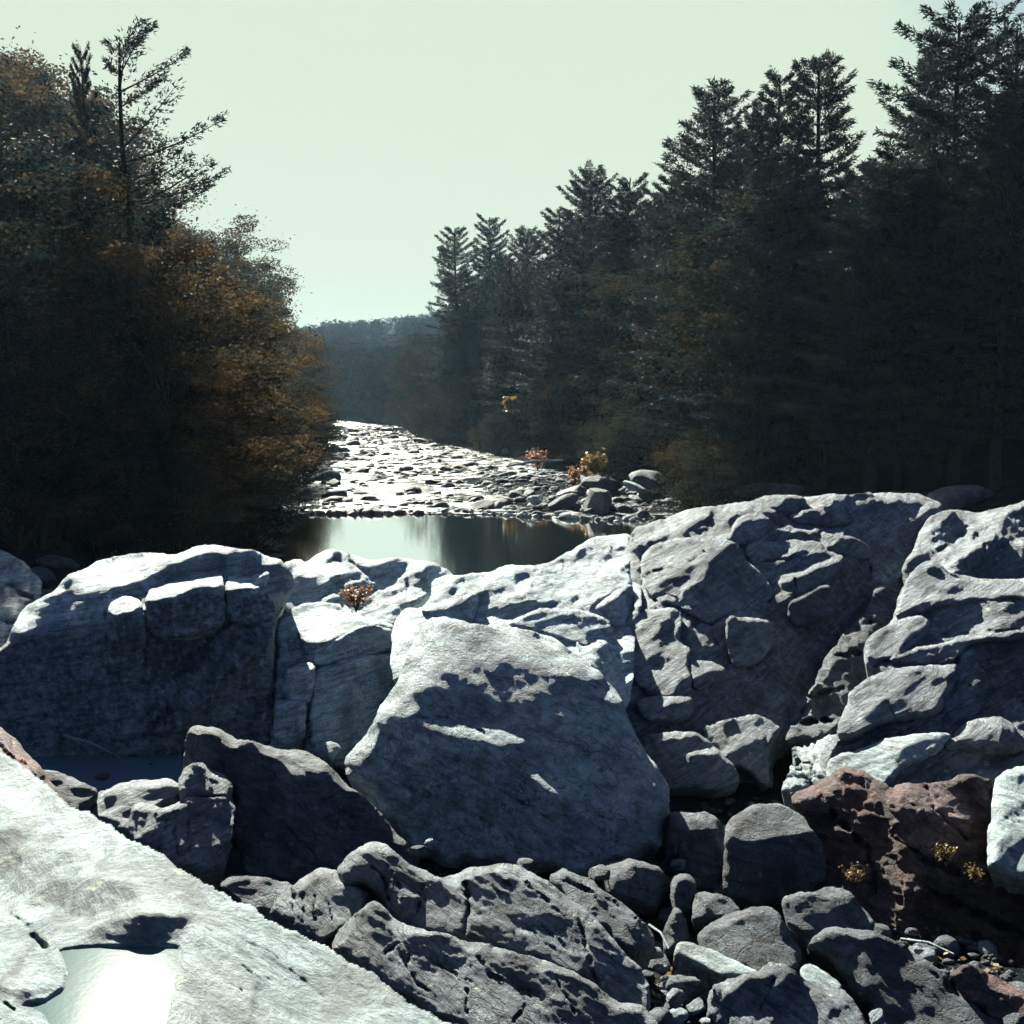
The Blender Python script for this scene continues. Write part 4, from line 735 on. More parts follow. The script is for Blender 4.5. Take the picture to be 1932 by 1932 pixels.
block(CB, 3, [(365,768),(520,784),(610,800),(625,900),(560,1005),(440,1045),(400,1040),(378,930)], 'dark squared block in the middle of the cliff', (38,22), [([(370,765),(520,783),(600,800),(420,805)],(58,0),1)], off=.6, seed=108)
block(CB, 3, [(-145,745),(0,732),(112,740),(135,800),(128,900),(185,950),(172,1010),(192,1100),(176,1212),(0,1202),(-135,1095),(-175,900)], 'long sunlit slab with slanting streaks at the left side of the cliff', (61,-24),
 [([(20,800),(80,790),(100,860),(30,920)],(44,20),1),([(-50,1000),(40,970),(100,1000),(20,1060)],(40,10),1),([(120,1100),(190,1100),(175,1210),(100,1200)],(42,10),1)], off=.5, seed=109, grain=(-42,60,9,13))
block(CB, 3, [(172,1012),(280,998),(380,1052),(300,1115),(205,1165),(182,1100)], 'wedge-shaped sunlit ledge at the foot of the streaked slab', (40,20), [([(172,1012),(280,998),(380,1052),(260,1085),(190,1100)],(72,0),1)], off=.6, seed=110)
block(CB, 3, [(-115,1228),(0,1188),(120,1182),(195,1208),(205,1300),(100,1330),(-60,1320)], 'low flat ledge beside the right shoulder of the huge boulder', (40,0), [([(-110,1226),(0,1190),(120,1182),(190,1210),(60,1242),(-60,1268)],(78,-10),1),([(40,1275),(150,1262),(190,1285),(90,1300)],(66,0),1)], off=.5, seed=111)
block(CB, 3, [(228,1352),(350,1324),(520,1283),(600,1310),(668,1362),(622,1420),(592,1500),(602,1660),(540,1650),(480,1570),(350,1545),(270,1420)], 'rough sunlit rock at the foot of the cliff with a thin pillar-like right edge', (38,5),
 [([(228,1352),(350,1324),(520,1283),(600,1310),(668,1362),(560,1400),(480,1432),(345,1518),(275,1410)],(64,-12),1),([(560,1400),(668,1362),(625,1420),(590,1500),(598,1650),(570,1560)],(58,-40),1)], off=.7, seed=112, facet=(40,22,12), droop=.5)
block(CB, 3, [(-60,1400),(100,1374),(230,1384),(345,1500),(425,1560),(445,1680),(-60,1680)], 'shaded block with a small white flat top between the huge boulder and the cliff foot', (38,0),
 [([(-50,1400),(100,1376),(230,1386),(160,1405),(0,1425)],(72,0),1),([(180,1470),(305,1463),(318,1492),(190,1505)],(86,0),1)], off=.9, seed=113, droop=.4)
BB = 'buttress'
block(BB, 3, [(1250,800),(1290,642),(1330,572),(1390,500),(1440,490),(1530,560),(1700,590),(1932,585),(2120,580),(2120,690),(1932,692),(1700,698),(1500,718),(1350,752)], 'sunlit upper slab of the right buttress with a hole near its top', (62,-20),
 [([(1420,512),(1500,502),(1535,550),(1440,562)],(30,0),1),([(1350,752),(1500,718),(1700,698),(2120,690),(2120,660),(1700,675),(1480,690),(1330,735)],(38,0),1),([(1560,600),(1640,640),(1500,680),(1480,640)],(48,0),1)], off=.5, seed=121, grain=(-30,70,10,12))
block(BB, 3, [(1094,985),(1108,902),(1150,860),(1240,810),(1350,762),(1455,800),(1400,880),(1300,1002),(1200,1002),(1112,1042)], 'rounded protruding ledge on the left side of the right buttress', (62,-32),
 [([(1455,800),(1400,880),(1300,1002),(1230,990),(1330,860)],(40,10),1),([(1094,985),(1200,1002),(1112,1042)],(36,-10),1)], off=.6, seed=122, grain=(-28,60,9,12))
block(BB, 3, [(1185,1008),(1400,925),(1620,880),(1932,838),(2120,835),(2120,905),(1932,900),(1700,897),(1605,960),(1565,1008),(1400,1024)], 'thin curving layer running across the right buttress', (40,5),
 [([(1185,1006),(1400,925),(1620,880),(1932,838),(2120,835),(2120,855),(1932,862),(1700,886),(1500,912),(1400,938),(1230,992)],(74,0),1),([(1400,982),(1500,948),(1490,965),(1410,995)],(72,0),1),([(1480,1005),(1590,960),(1560,1004)],(72,0),1)], off=.45, seed=123, grain=(-14,90,8,6))
block(BB, 3, [(958,1325),(1000,1250),(1022,1170),(1102,1110),(1200,1052),(1400,1035),(1560,1024),(1612,1062),(1560,1150),(1500,1262),(1362,1322),(1130,1372),(955,1435)], 'broad smooth sunlit bulge low on the right buttress crossed by a thin crack', (60,-25),
 [([(1100,1060),(1200,1052),(1300,1085),(1180,1110)],(46,0),2),([(1060,1290),(1200,1205),(1400,1200),(1300,1292),(1100,1318)],(51,5),3),([(1400,1060),(1590,1040),(1560,1120),(1450,1130)],(50,10),3)], off=.6, seed=124, grain=(-26,90,12,11), cracks=[([(1220,1180),(1245,1300),(1275,1400)],1.3,.08)], curl=(16,.25))
block(BB, 3, [(1500,1470),(1560,1400),(1620,1345),(1700,1308),(1790,1298),(1862,1340),(1935,1420),(2000,1460),(1900,1480),(1700,1490)], 'rounded hump under the shaded hollow of the right buttress', (60,-10), [([(1862,1340),(1935,1420),(2000,1460),(1860,1450),(1800,1380)],(44,30),2)], off=.6, seed=125, curl=(14,.2))
block(BB, 3, [(885,1600),(905,1520),(960,1500),(1100,1450),(1270,1400),(1500,1385),(1555,1405),(1500,1472),(1300,1545),(1240,1640),(1100,1700),(950,1700)], 'pale lower lip of the right buttress above the rust-brown rock', (66,-16), [([(1300,1440),(1480,1420),(1400,1500),(1250,1540)],(50,0),2)], off=.6, seed=126, grain=(-20,70,10,12), mat=G4)
OB = 'outcrop'
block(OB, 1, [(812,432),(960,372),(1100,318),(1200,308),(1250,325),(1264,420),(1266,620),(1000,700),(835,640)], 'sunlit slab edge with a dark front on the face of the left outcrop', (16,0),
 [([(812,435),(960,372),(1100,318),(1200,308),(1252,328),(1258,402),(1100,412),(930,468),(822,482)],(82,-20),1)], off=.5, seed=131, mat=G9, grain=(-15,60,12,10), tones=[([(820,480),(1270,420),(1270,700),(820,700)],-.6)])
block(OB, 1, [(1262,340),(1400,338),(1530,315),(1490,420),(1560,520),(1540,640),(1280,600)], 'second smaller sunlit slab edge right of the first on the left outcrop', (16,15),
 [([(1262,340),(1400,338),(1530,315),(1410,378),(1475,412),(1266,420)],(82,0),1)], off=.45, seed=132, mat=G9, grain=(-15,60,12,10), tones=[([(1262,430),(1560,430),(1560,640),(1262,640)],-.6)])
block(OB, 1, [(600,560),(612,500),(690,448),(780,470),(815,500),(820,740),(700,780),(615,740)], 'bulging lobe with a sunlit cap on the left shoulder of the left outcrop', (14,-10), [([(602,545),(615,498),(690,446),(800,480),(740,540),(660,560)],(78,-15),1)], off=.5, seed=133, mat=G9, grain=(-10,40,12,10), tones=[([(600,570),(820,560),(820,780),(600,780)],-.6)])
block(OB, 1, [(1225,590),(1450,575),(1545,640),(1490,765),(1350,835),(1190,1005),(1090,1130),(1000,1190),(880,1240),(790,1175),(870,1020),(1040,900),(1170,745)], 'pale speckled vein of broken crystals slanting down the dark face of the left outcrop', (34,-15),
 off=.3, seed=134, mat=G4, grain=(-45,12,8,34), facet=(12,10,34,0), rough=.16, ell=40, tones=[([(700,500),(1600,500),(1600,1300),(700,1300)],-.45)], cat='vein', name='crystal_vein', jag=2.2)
LB = 'ledge_block'
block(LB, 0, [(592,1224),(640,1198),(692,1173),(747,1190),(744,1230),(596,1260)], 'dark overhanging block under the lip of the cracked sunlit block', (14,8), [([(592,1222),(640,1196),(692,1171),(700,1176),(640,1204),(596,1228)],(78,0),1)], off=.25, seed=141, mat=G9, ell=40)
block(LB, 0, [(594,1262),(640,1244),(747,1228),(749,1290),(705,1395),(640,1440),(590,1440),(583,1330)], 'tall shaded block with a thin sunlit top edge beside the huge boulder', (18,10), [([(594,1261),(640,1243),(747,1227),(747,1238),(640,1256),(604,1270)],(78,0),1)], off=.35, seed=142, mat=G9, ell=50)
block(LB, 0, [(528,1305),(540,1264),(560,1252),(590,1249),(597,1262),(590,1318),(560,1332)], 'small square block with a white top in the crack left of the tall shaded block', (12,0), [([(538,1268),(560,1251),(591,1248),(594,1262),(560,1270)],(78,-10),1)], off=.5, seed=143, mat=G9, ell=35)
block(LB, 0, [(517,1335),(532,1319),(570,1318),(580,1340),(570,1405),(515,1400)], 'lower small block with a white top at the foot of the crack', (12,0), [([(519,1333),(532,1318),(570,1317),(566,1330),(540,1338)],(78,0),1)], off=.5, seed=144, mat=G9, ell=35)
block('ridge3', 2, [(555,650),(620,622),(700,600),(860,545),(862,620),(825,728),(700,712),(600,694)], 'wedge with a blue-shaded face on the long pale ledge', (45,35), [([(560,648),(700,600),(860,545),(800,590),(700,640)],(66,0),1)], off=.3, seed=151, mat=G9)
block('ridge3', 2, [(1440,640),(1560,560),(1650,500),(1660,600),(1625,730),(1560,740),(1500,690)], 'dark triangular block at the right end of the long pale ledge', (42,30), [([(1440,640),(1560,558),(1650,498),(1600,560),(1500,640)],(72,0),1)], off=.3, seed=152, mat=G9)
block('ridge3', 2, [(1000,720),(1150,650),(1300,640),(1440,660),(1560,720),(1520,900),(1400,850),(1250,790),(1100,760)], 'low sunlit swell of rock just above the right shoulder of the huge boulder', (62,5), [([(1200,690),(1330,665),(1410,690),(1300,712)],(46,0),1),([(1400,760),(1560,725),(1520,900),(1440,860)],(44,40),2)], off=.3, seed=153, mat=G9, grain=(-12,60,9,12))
# ------------------------------------------------------------------ water
def water_mat(name, rough, ior, col, wave, strength, stretch=(1, 1, 1), detail=3, wscale=3.0):
    m, t, p = new_mat(name)
    p.inputs['Base Color'].default_value = (*col, 1); p.inputs['Roughness'].default_value = rough
    p.inputs['IOR'].default_value = ior; p.inputs['Specular IOR Level'].default_value = 0.5
    geo = N(t, 'ShaderNodeNewGeometry'); mp = N(t, 'ShaderNodeMapping'); mp.inputs['Scale'].default_value = stretch
    t.links.new(geo.outputs['Position'], mp.inputs[0])
    h = math_n(t, 'ADD', noise(t, mp.outputs[0], wscale, detail, 0.6), math_n(t, 'MULTIPLY', noise(t, mp.outputs[0], wscale * 4, 2, 0.6), 0.25))
    b = N(t, 'ShaderNodeBump'); b.inputs['Strength'].default_value = strength; b.inputs['Distance'].default_value = wave
    t.links.new(h, b.inputs['Height']); t.links.new(b.outputs[0], p.inputs['Normal'])
    return m
WP = water_mat('calm_pool_water', 0.04, 1.6, (0.010, 0.014, 0.016), 0.0012, 1.0, (0.5, 1.4, 1), 3, 3.0)
WP.node_tree.nodes['Principled BSDF'].inputs['Metallic'].default_value = 1.0; WP.node_tree.nodes['Principled BSDF'].inputs['Base Color'].default_value = (.95, 1, .97, 1)
WR = water_mat('riffle_water', 0.48, 2.2, (0.03, 0.04, 0.04), 0.06, 1.0, (1, 1.2, 1), 4, 2.6)
_t = WR.node_tree; _p = _t.nodes['Principled BSDF']; _g = N(_t, 'ShaderNodeNewGeometry')
_n = noise(_t, _g.outputs['Position'], .55, 6, .75); _t.links.new(ramp(_t, _n, [(.44, (.10, .10, .10)), (.58, (.42, .42, .42))]), _p.inputs['Roughness'])
WS = water_mat('rain_pool_water', 0.06, 1.33, (0.04, 0.068, 0.072), 0.0002, 1.0, (1, 1, 1), 3, 14)
WG = water_mat('puddle_water', 0.12, 1.5, (0.05, 0.09, 0.13), 0.004, 1.0)

def lerp_tab(tab, y):
    return np.interp(y, [p[0] for p in tab], [p[1] for p in tab])
LEFT = [(20, -9), (30, -8.4), (41, -9.2), (56, -11.3), (89, -16), (137, -23.5), (200, -33), (260, -60), (400, -160)]
RIGHT = [(20, 7), (30, 6.5), (42, 7.0), (56, 9.5), (66, 10.5), (89, 1.8), (137, -11), (200, -22), (260, -48), (400, -145)]
def ground_z(x, y):             # relative to the eye
    x = np.asarray(x, float); y = np.asarray(y, float)
    xl = lerp_tab(LEFT, y); xr = lerp_tab(RIGHT, y)
    d = np.maximum(xl - x, x - xr)
    bed = -6.75
    bank = -6.35 + np.clip(d, 0, 3) * 0.32 + np.clip(d - 3, 0, 25) * 0.17 + np.clip(d - 28, 0, 120) * 0.10
    z = np.where(d < 0, bed + np.clip(1 + d / 2.0, 0, 1) * 0.4, bank)
    # stony right bar between the pool and the wood
    bar = np.clip((y - 52) / 3, 0, 1) * np.clip((x + (y - 52) * 0.22 + 1) / 3, 0, 1) * np.clip((95 - y) / 20, 0, 1)
    z = np.where(d < 0, np.maximum(z, -6.75 + bar * 0.85), z)
    hill = 21 * np.clip((y - 230) / 280, 0, 1) ** 1.4
    z = z + hill * np.where(y > 230, 1, 0)
    # gorge in front
    g = -5.95 + 0.5 * np.clip((-x + 1) / 6, 0, 1) + np.clip(np.abs(x) - 11, 0, 12) * 0.35
    wgt = np.clip((23.5 - y) / 2.5, 0, 1)
    z = z * (1 - wgt) + g * wgt
    return z
ys = np.concatenate([np.arange(-6, 26, 0.35), np.arange(26, 100, 0.9), np.arange(100, 260, 4), np.arange(260, 760, 16), [900, 1200, 1800, 2600]])
xs = np.concatenate([[-1500, -900, -500, -300], np.arange(-220, -40, 12), np.arange(-40, -12, 1.5), np.arange(-12, 14, 0.4), np.arange(14, 45, 1.5), np.arange(45, 225, 12), [300, 500, 900, 1500]])
Xg, Yg = np.meshgrid(xs, ys); Zg = ground_z(Xg, Yg)
Pn = np.stack([Xg.ravel(), Yg.ravel(), np.zeros(Xg.size)], -1)
Zg = Zg + (fbm(Pn * 0.55, 4, .55) * 0.22 + fbm(Pn * 0.06, 3) * 0.5 * (np.abs(Xg.ravel()) > 16)).reshape(Xg.shape) * np.where(Yg > 260, 6, 1)
ny, nx = Xg.shape; ii = np.arange(ny * nx).reshape(ny, nx)
Qd = np.stack([ii[:-1, :-1], ii[:-1, 1:], ii[1:, 1:], ii[1:, :-1]], -1).reshape(-1, 4)
GM = rock_mat('gorge_floor_ground', (0.025, 0.028, 0.03), (0.045, 0.05, 0.05), (0.075, 0.075, 0.07), (0.05, 0.035, 0.025), 0.8, bump=1.0)
GM.node_tree.nodes['Principled BSDF'].inputs['Specular IOR Level'].default_value = 0.0; GM.node_tree.nodes['Principled BSDF'].inputs['Roughness'].default_value = 1.0
tag(mesh_obj('ground', np.stack([Xg, Yg, Zg + CAM_H], -1).reshape(-1, 3), Qd, GM), 'dark stony ground and wooded banks along the river', None, None, 'structure')

def sheet(name, pts, z, mat, label, ext=None):
    P = [(p[0], p[1], z) for p in pts]
    return tag(mesh_obj(name, P, [tuple(range(len(P)))], mat, smooth=False), label, None, None, 'structure')
sheet('river_pool', [(-16, 19), (16, 19), (16, 54.4), (6, 53.6), (0, 54.0), (-6, 54.4), (-16, 54.0)], 0.0, WP, 'still dark pool of the river reflecting trees and sky')
yy = [54.0, 70, 89, 137, 200, 260, 400]
sheet('river', [(-16, 54.0), (-6, 54.4), (0, 54.0), (6, 53.6), (16, 54.4), (14, 66), (6, 89), (-6, 137), (-18, 200), (-44, 260), (-140, 400), (-170, 400), (-66, 260), (-38, 200), (-28, 137), (-20, 89)], 0.03, WR, 'glittering shallow riffles of the river running back between the woods')
Pp = rough_outline(K(4)(POOL)[:, :2], 3, .8); pc = Pp.mean(0)
def grow(P, c, m): 
    d = P[:, :2] - c[:2]; L = np.linalg.norm(d, axis=1)[:, None]; return c[:2] + d * (L + m) / L
rp = [at(q[0], q[1], POOL_Z) for q in grow(Pp, pc, 10)]
tag(mesh_obj('rain_pool', [(q.x, q.y, q.z - 0.012) for q in rp], [tuple(range(len(rp)))], WS, smooth=False), 'shallow pale turquoise rain pool in the near slab mirroring the sun', None, None, 'structure')
gp = [at(*q, -5.32) for q in [(70, 1425), (150, 1412), (260, 1420), (420, 1432), (420, 1520), (250, 1530), (100, 1500), (40, 1450)]]
tag(mesh_obj('puddle', [tuple(q) for q in gp], [tuple(range(len(gp)))], WG, smooth=False), 'blue shaded puddle on the gorge floor below the left outcrop', None, None, 'structure')

# ------------------------------------------------------------------ loose stones
def ico(sub):
    import bmesh
    bm = bmesh.new(); bmesh.ops.create_icosphere(bm, subdivisions=sub, radius=1)
    V = np.array([v.co[:] for v in bm.verts]); Fc = [[v.index for v in f.verts] for f in bm.faces]; bm.free()
    return V, np.array(Fc)
I3V, I3F = ico(3); I2V, I2F = ico(2)
def stone_mesh(seed, V0=I3V, F0=I3F, ang=0.35):
    r = np.random.RandomState(seed); V = V0.copy()
    for _ in range(9):            # flatten facets
        d = r.normal(size=3); d /= np.linalg.norm(d); c = r.uniform(0.55, 0.9); s = V @ d; V = V - np.maximum(s - c, 0)[:, None] * d * 0.85
    V *= 1 + 0.16 * fbm(V0 * 1.3 + seed * 7, 3)[:, None] + 0.05 * fbm(V0 * 5 + seed, 2)[:, None]
    V *= np.array([1, r.uniform(.7, .95), r.uniform(.5, .75)])
    return V, F0
STONES = []
for s in range(10):
    V, Fc = stone_mesh(s + 40)
    o = mesh_obj('stone', V, Fc, (G5, G1, G2, G5, G1)[s % 5], attrs={'tone': np.zeros(len(V))}); STONES.append(o.data); bpy.data.objects.remove(o)
rnd = random.Random(5)
def stone(p, size, label, group, cat='stone', name='stone', var=None, flat=1.0, mat=None, rot=None):
    o = bpy.data.objects.new(name, STONES[rnd.randrange(10) if var is None else var]); C.objects.link(o)
    o.location = p; o.rotation_euler = rot or (rnd.uniform(-.3, .3), rnd.uniform(-.3, .3), rnd.uniform(0, 6.3))
    o.scale = (size * rnd.uniform(.85, 1.25), size * rnd.uniform(.8, 1.1), size * flat * rnd.uniform(.7, 1.1))
    if mat: 
        o.material_slots[0].link = 'OBJECT'; o.material_slots[0].material = mat
    return tag(o, label, cat, group)
def pix(u, v, wdt, q, label, cat='stone', group=None, flat=1.0, mat=None, var=None, name='stone'):
    p = at(u, v, q); s = wdt / F * p.y / 2
    return stone(p, s, label, group, cat, name, var, flat, mat)
# named stones among the boulders, lower right
k6 = K(6)
for x, y, w, q, lab, mt in [
    (50, 965, 100, 10.0, 'small bright cream stone at the tip of the folded ridge', G4), (150, 985, 110, 10.3, 'small grey stone right of the bright cream one', G2),
    (175, 1060, 90, 9.8, 'small pinkish stone in the gap left of the flat white-topped slab', G2), (120, 930, 70, 10.8, 'little stone behind the small grey stone', G5),
    (285, 1150, 160, 9.2, 'grey rounded stone under the left corner of the flat white-topped slab', G5), (255, 1200, 130, 9.0, 'brownish flat stone below the grey rounded one', G2),
    (345, 1245, 150, 8.8, 'tilted brown stone left of the rough knobbly boulder', G2), (260, 1290, 130, 8.5, 'white-faced angular stone near the bottom edge', G4),
    (170, 1310, 180, 8.2, 'bluish stone cut by the bottom edge beside the white-faced one', G5), (390, 1320, 90, 8.2, 'small pale stone at the bottom edge against the rough knobbly boulder', G4),
    (1420, 975, 60, 10.3, 'tiny pale pebble perched on the back of the brown-grey boulder', G4), (1390, 885, 70, 10.9, 'tiny grey stone behind the tiny pale pebble', G5),
    (260, 560, 100, 12.6, 'small flat stone under the upright boulder', G2), (1890, 1310, 130, 8.8, 'round bluish stone in the bottom right corner', G5),
    (110, 1090, 80, 9.3, 'dark little stone at the foot of the folded ridge', G5), (215, 1245, 60, 8.9, 'dark pebble between the brownish stones', G5),
    (1220, 1300, 110, 8.2, 'narrow pinkish stone between the two large bottom boulders', G2)]:
    u, v = k6([(x, y)])[0]; pix(u, v, w * .39, q, lab, mat=mt)
for u, v, w, q, lab, mt in [(810, 1588, 22, 11.4, 'small bluish stone under the left edge of the huge boulder', G1), (790, 1600, 26, 11.2, 'tiny rubble stone beside the small bluish one', G5),
    (990, 1628, 40, 11.6, 'flat stone at the crest of the folded ridge under the huge boulder', G5), (192, 1464, 34, 14.4, 'dark round stone standing in the blue shaded puddle', G5),
    (620, 1420, 60, 15.2, 'shaded stone at the foot of the cracked sunlit block', G1), (1130, 1650, 50, 11.6, 'shaded stone left of the oval dark boulder', G5)]:
    pix(u, v, w, q, lab, mat=mt)
# rubble fill on the gorge floor
n = 0
for i in range(1500):
    u = rnd.uniform(1050, 1932); v = rnd.uniform(1560, 1960)
    if v < 1640 + (1400 - u) * .1 or n > 190: continue
    p = at(u, v, -5.9)
    n += 1
    stone((p.x, p.y, rnd.uniform(-.05, .1)), rnd.uniform(.06, .22), 'small stone in the shaded rubble between the bottom boulders', 'rubble stones between the boulders', mat=rnd.choice([G5, G5, G6, G2]))
# the row of dark stones damming the pool, left to right
u = 588
while u < 812:
    w = rnd.choice([10, 13, 16, 20, 26]) * (1.3 if 640 < u < 740 else .8); y = 54.2 + (u - 588) * .002
    p = at(u, 970, y); stone((p.x, y + rnd.uniform(-.2, .2), 0.02), w / F * y * .62, 'dark stone in the row damming the pool', 'dam stones', mat=G6, flat=1.25); u += w * .72
for i in range(46):
    u = 812 + i * 8.5; y = 54.6 - 3.5 * max(0, (u - 900) / 300); p = at(u, 966, y)
    stone((p.x, y + rnd.uniform(-.6, .6), rnd.uniform(-.05, .1)), rnd.uniform(.12, .38), 'small stone along the far rim of the dark pool', 'stones along the pool rim')
n = 0
while n < 298:                   # stones standing in the riffles
    y = 55.5 + 125 * rnd.random() ** 1.7; a = lerp_tab(LEFT, y); b = lerp_tab(RIGHT, y)
    x = a + (b - a) * rnd.random()
    if y < 60 and x < -1 and rnd.random() < .8: continue
    dens = perlin(np.array([[x * .25, y * .12, 3.0]]))[0]
    if dens < .0 and rnd.random() < .85: continue
    s = (.13 + .5 * rnd.random() ** 2.2) * (1 + y / 160) * (1.7 if rnd.random() < .1 else 1)
    stone((x, y, rnd.uniform(-.1, .05) * s), s, 'dark stone breaking the water of the glittering riffles', 'stones in the riffles', name='river_stone', flat=.9, mat=rnd.choice([G6, G6, G5])); n += 1
n = 0
while n < 230:                   # stony bar on the right bank
    y = rnd.uniform(52, 84); b = lerp_tab(RIGHT, y); x = rnd.uniform(b - 12 + (y - 52) * .12, b + 3)
    if y < 56 and x < 2: continue
    s = rnd.uniform(.15, .55) * (1.5 if rnd.random() < .12 else 1); z = float(ground_z(x, y)) + CAM_H
    stone((x, y, max(z, -.05) + s * .1), s, 'grey stone on the stony bar between the river and the right wood', 'stones of the right bar', name='bar_stone', mat=rnd.choice([G5, G6, G5, G2])); n += 1
for u, v, w, q, lab, mt, fl in [(1232, 918, 120, 62, 'large smooth domed boulder at the edge of the right wood', G5, .8), (1135, 915, 88, 64, 'wide low domed boulder beside the orange grass', G5, .8),
    (1125, 948, 62, 55, 'upright dark block with a pale streaked face at the pool rim', G5, 2.0), (1196, 918, 50, 60, 'flat pale slab stone jutting between the two domed boulders', G4, .5),
    (1010, 945, 30, 56, 'pale pointed stone on the bar above the dark pool', G4, 1.3), (1060, 948, 60, 56, 'bluish boulder on the bar above the dark pool', G5, .7), (1330, 930, 90, 58, 'shaded boulder under the right wood behind the cliff crest', G5, .8),
    (1450, 925, 120, 52, 'long shaded boulder under the right wood above the cliff crest', G5, .6), (1800, 940, 150, 40, 'dim boulder behind the gap in the cliff crest', G5, .6),
    (640, 962, 40, 57, 'flat dark stone just upstream of the dam', G5, .6), (768, 886, 34, 84, 'largest dark boulder in the middle of the riffles', G5, 1.2)]:
    pix(u, v, w, q, lab, 'boulder', mat=mt, flat=fl, name='boulder')
n = 0
while n < 110:                   # dim rocks on the left bank
    y = rnd.uniform(26, 60); a = lerp_tab(LEFT, y); x = a - rnd.uniform(-.8, 5); s = rnd.uniform(.25, .8); z = float(ground_z(x, y)) + CAM_H
    stone((x, y, z + s * .2), s, 'dark rock on the shaded left bank under the trees', 'rocks of the left bank', cat='rock', name='bank_rock', mat=G5, flat=.8); n += 1
# gravel: joined, nobody could count it
def scatter_stuff(name, pts, sizes, mat, label):
    V = []; Fq = []; b = 0; r = np.random.RandomState(3)
    for p, s in zip(pts, sizes):
        v, f = I1V * np.array([1, r.uniform(.7, 1), r.uniform(.4, .7)]) * s * (1 + .25 * r.normal(size=(len(I1V), 1)).clip(-1, 1)), I1F
        V.append(v + np.array(p)); Fq.append(f + b); b += len(v)
    V = np.concatenate(V); return tag(mesh_obj(name, V, np.concatenate(Fq), mat, smooth=True, attrs={'tone': np.zeros(len(V))}), label, None, None, 'stuff')
I1V, I1F = ico(1)
pts = []; sz = []
while len(pts) < 4200:
    y = rnd.uniform(49, 96); b = lerp_tab(RIGHT, y); x = rnd.uniform(b - 13, b + 2)
    if y < 55 and x < 3.5 + (53 - y) * 1.2: continue
    z = max(float(ground_z(x, y)) + CAM_H, -.03)
    pts.append((x, y, z)); sz.append(rnd.uniform(.05, .17))
scatter_stuff('gravel', pts, sz, G5, 'pale wet gravel along the right rim of the pool and the bar')
pts = []; sz = []
while len(pts) < 2600:
    u = rnd.uniform(560, 1960); v = rnd.uniform(1500, 1990); p = at(u, v, -5.9)
    pts.append((p.x, p.y, float(ground_z(p.x, p.y)) + CAM_H + .02)); sz.append(rnd.uniform(.02, .09))
scatter_stuff('pebbles', pts, sz, G5, 'dark pebbles filling the floor of the gorge')
pts = []; sz = []
while len(pts) < 1000:
    y = 56 + 140 * rnd.random() ** 1.5; a = lerp_tab(LEFT, y); b = lerp_tab(RIGHT, y); x = a + (b - a) * rnd.random()
    if perlin(np.array([[x * .3, y * .15, 8.0]]))[0] < -.1: continue
    pts.append((x, y, .02)); sz.append(rnd.uniform(.08, .22) * (1 + y / 130))
scatter_stuff('cobbles', pts, sz, G6, 'small dark cobbles breaking the surface of the riffles')

# ------------------------------------------------------------------ trees
def leaf_mat(name, stops, trans=0.35, rough=0.5, spec=0.35, big=None):
    m, t, p = new_mat(name)
    geo = N(t, 'ShaderNodeNewGeometry'); oi = N(t, 'ShaderNodeObjectInfo')
    f = math_n(t, 'ADD', math_n(t, 'MULTIPLY', geo.outputs['Random Per Island'], .55), math_n(t, 'MULTIPLY', oi.outputs['Random'], .45))
    nz = noise(t, geo.outputs['Position'], .42, 4, .6)
    f = math_n(t, 'ADD', math_n(t, 'MULTIPLY', f, .6), math_n(t, 'MULTIPLY', math_n(t, 'SUBTRACT', nz, .34), 1.7))
    c = ramp(t, f, [(a_, tuple(q_ * .38 for q_ in b_)) for a_, b_ in stops])
    t.links.new(c, p.inputs['Base Color']); p.inputs['Roughness'].default_value = rough; p.inputs['Specular IOR Level'].default_value = spec
    tr = N(t, 'ShaderNodeBsdfTranslucent'); t.links.new(c, tr.inputs[0])
    mx = N(t, 'ShaderNodeMixShader'); mx.inputs[0].default_value = trans
    t.links.new(p.outputs[0], mx.inputs[1]); t.links.new(tr.outputs[0], mx.inputs[2])
    t.links.new(mx.outputs[0], t.nodes['Material Output'].inputs[0])
    return m
NEEDLE = leaf_mat('pine_needles', [(0.2, (.012, .032, .036)), (.5, (.022, .044, .048)), (.8, (.070, .064, .058))], .2, .7, .1)
LEAF_L = leaf_mat('autumn_leaves', [(0.15, (.014, .034, .040)), (.42, (.026, .042, .040)), (.62, (.075, .055, .035)), (.85, (.16, .105, .05))], .5, .9, .0)
LEAF_R = leaf_mat('olive_leaves', [(0.15, (.014, .030, .034)), (.5, (.03, .042, .036)), (.85, (.10, .07, .035))], .35, .9, .0)
LEAF_O = leaf_mat('orange_leaves', [(0.1, (.26, .13, .07)), (.5, (.42, .2, .10)), (.9, (.5, .3, .15))], .4)
LEAF_Y = leaf_mat('yellow_leaves', [(0.1, (.14, .11, .04)), (.5, (.28, .18, .05)), (.9, (.36, .25, .08))], .4)
bark, bt, bp = new_mat('bark'); geo = N(bt, 'ShaderNodeNewGeometry')
bt.links.new(ramp(bt, noise(bt, geo.outputs['Position'], 6, 6, .7), [(.3, (.01, .009, .008)), (.7, (.035, .03, .027))]), bp.inputs['Base Color']); bp.inputs['Roughness'].default_value = 1; bp.inputs['Specular IOR Level'].default_value = 0

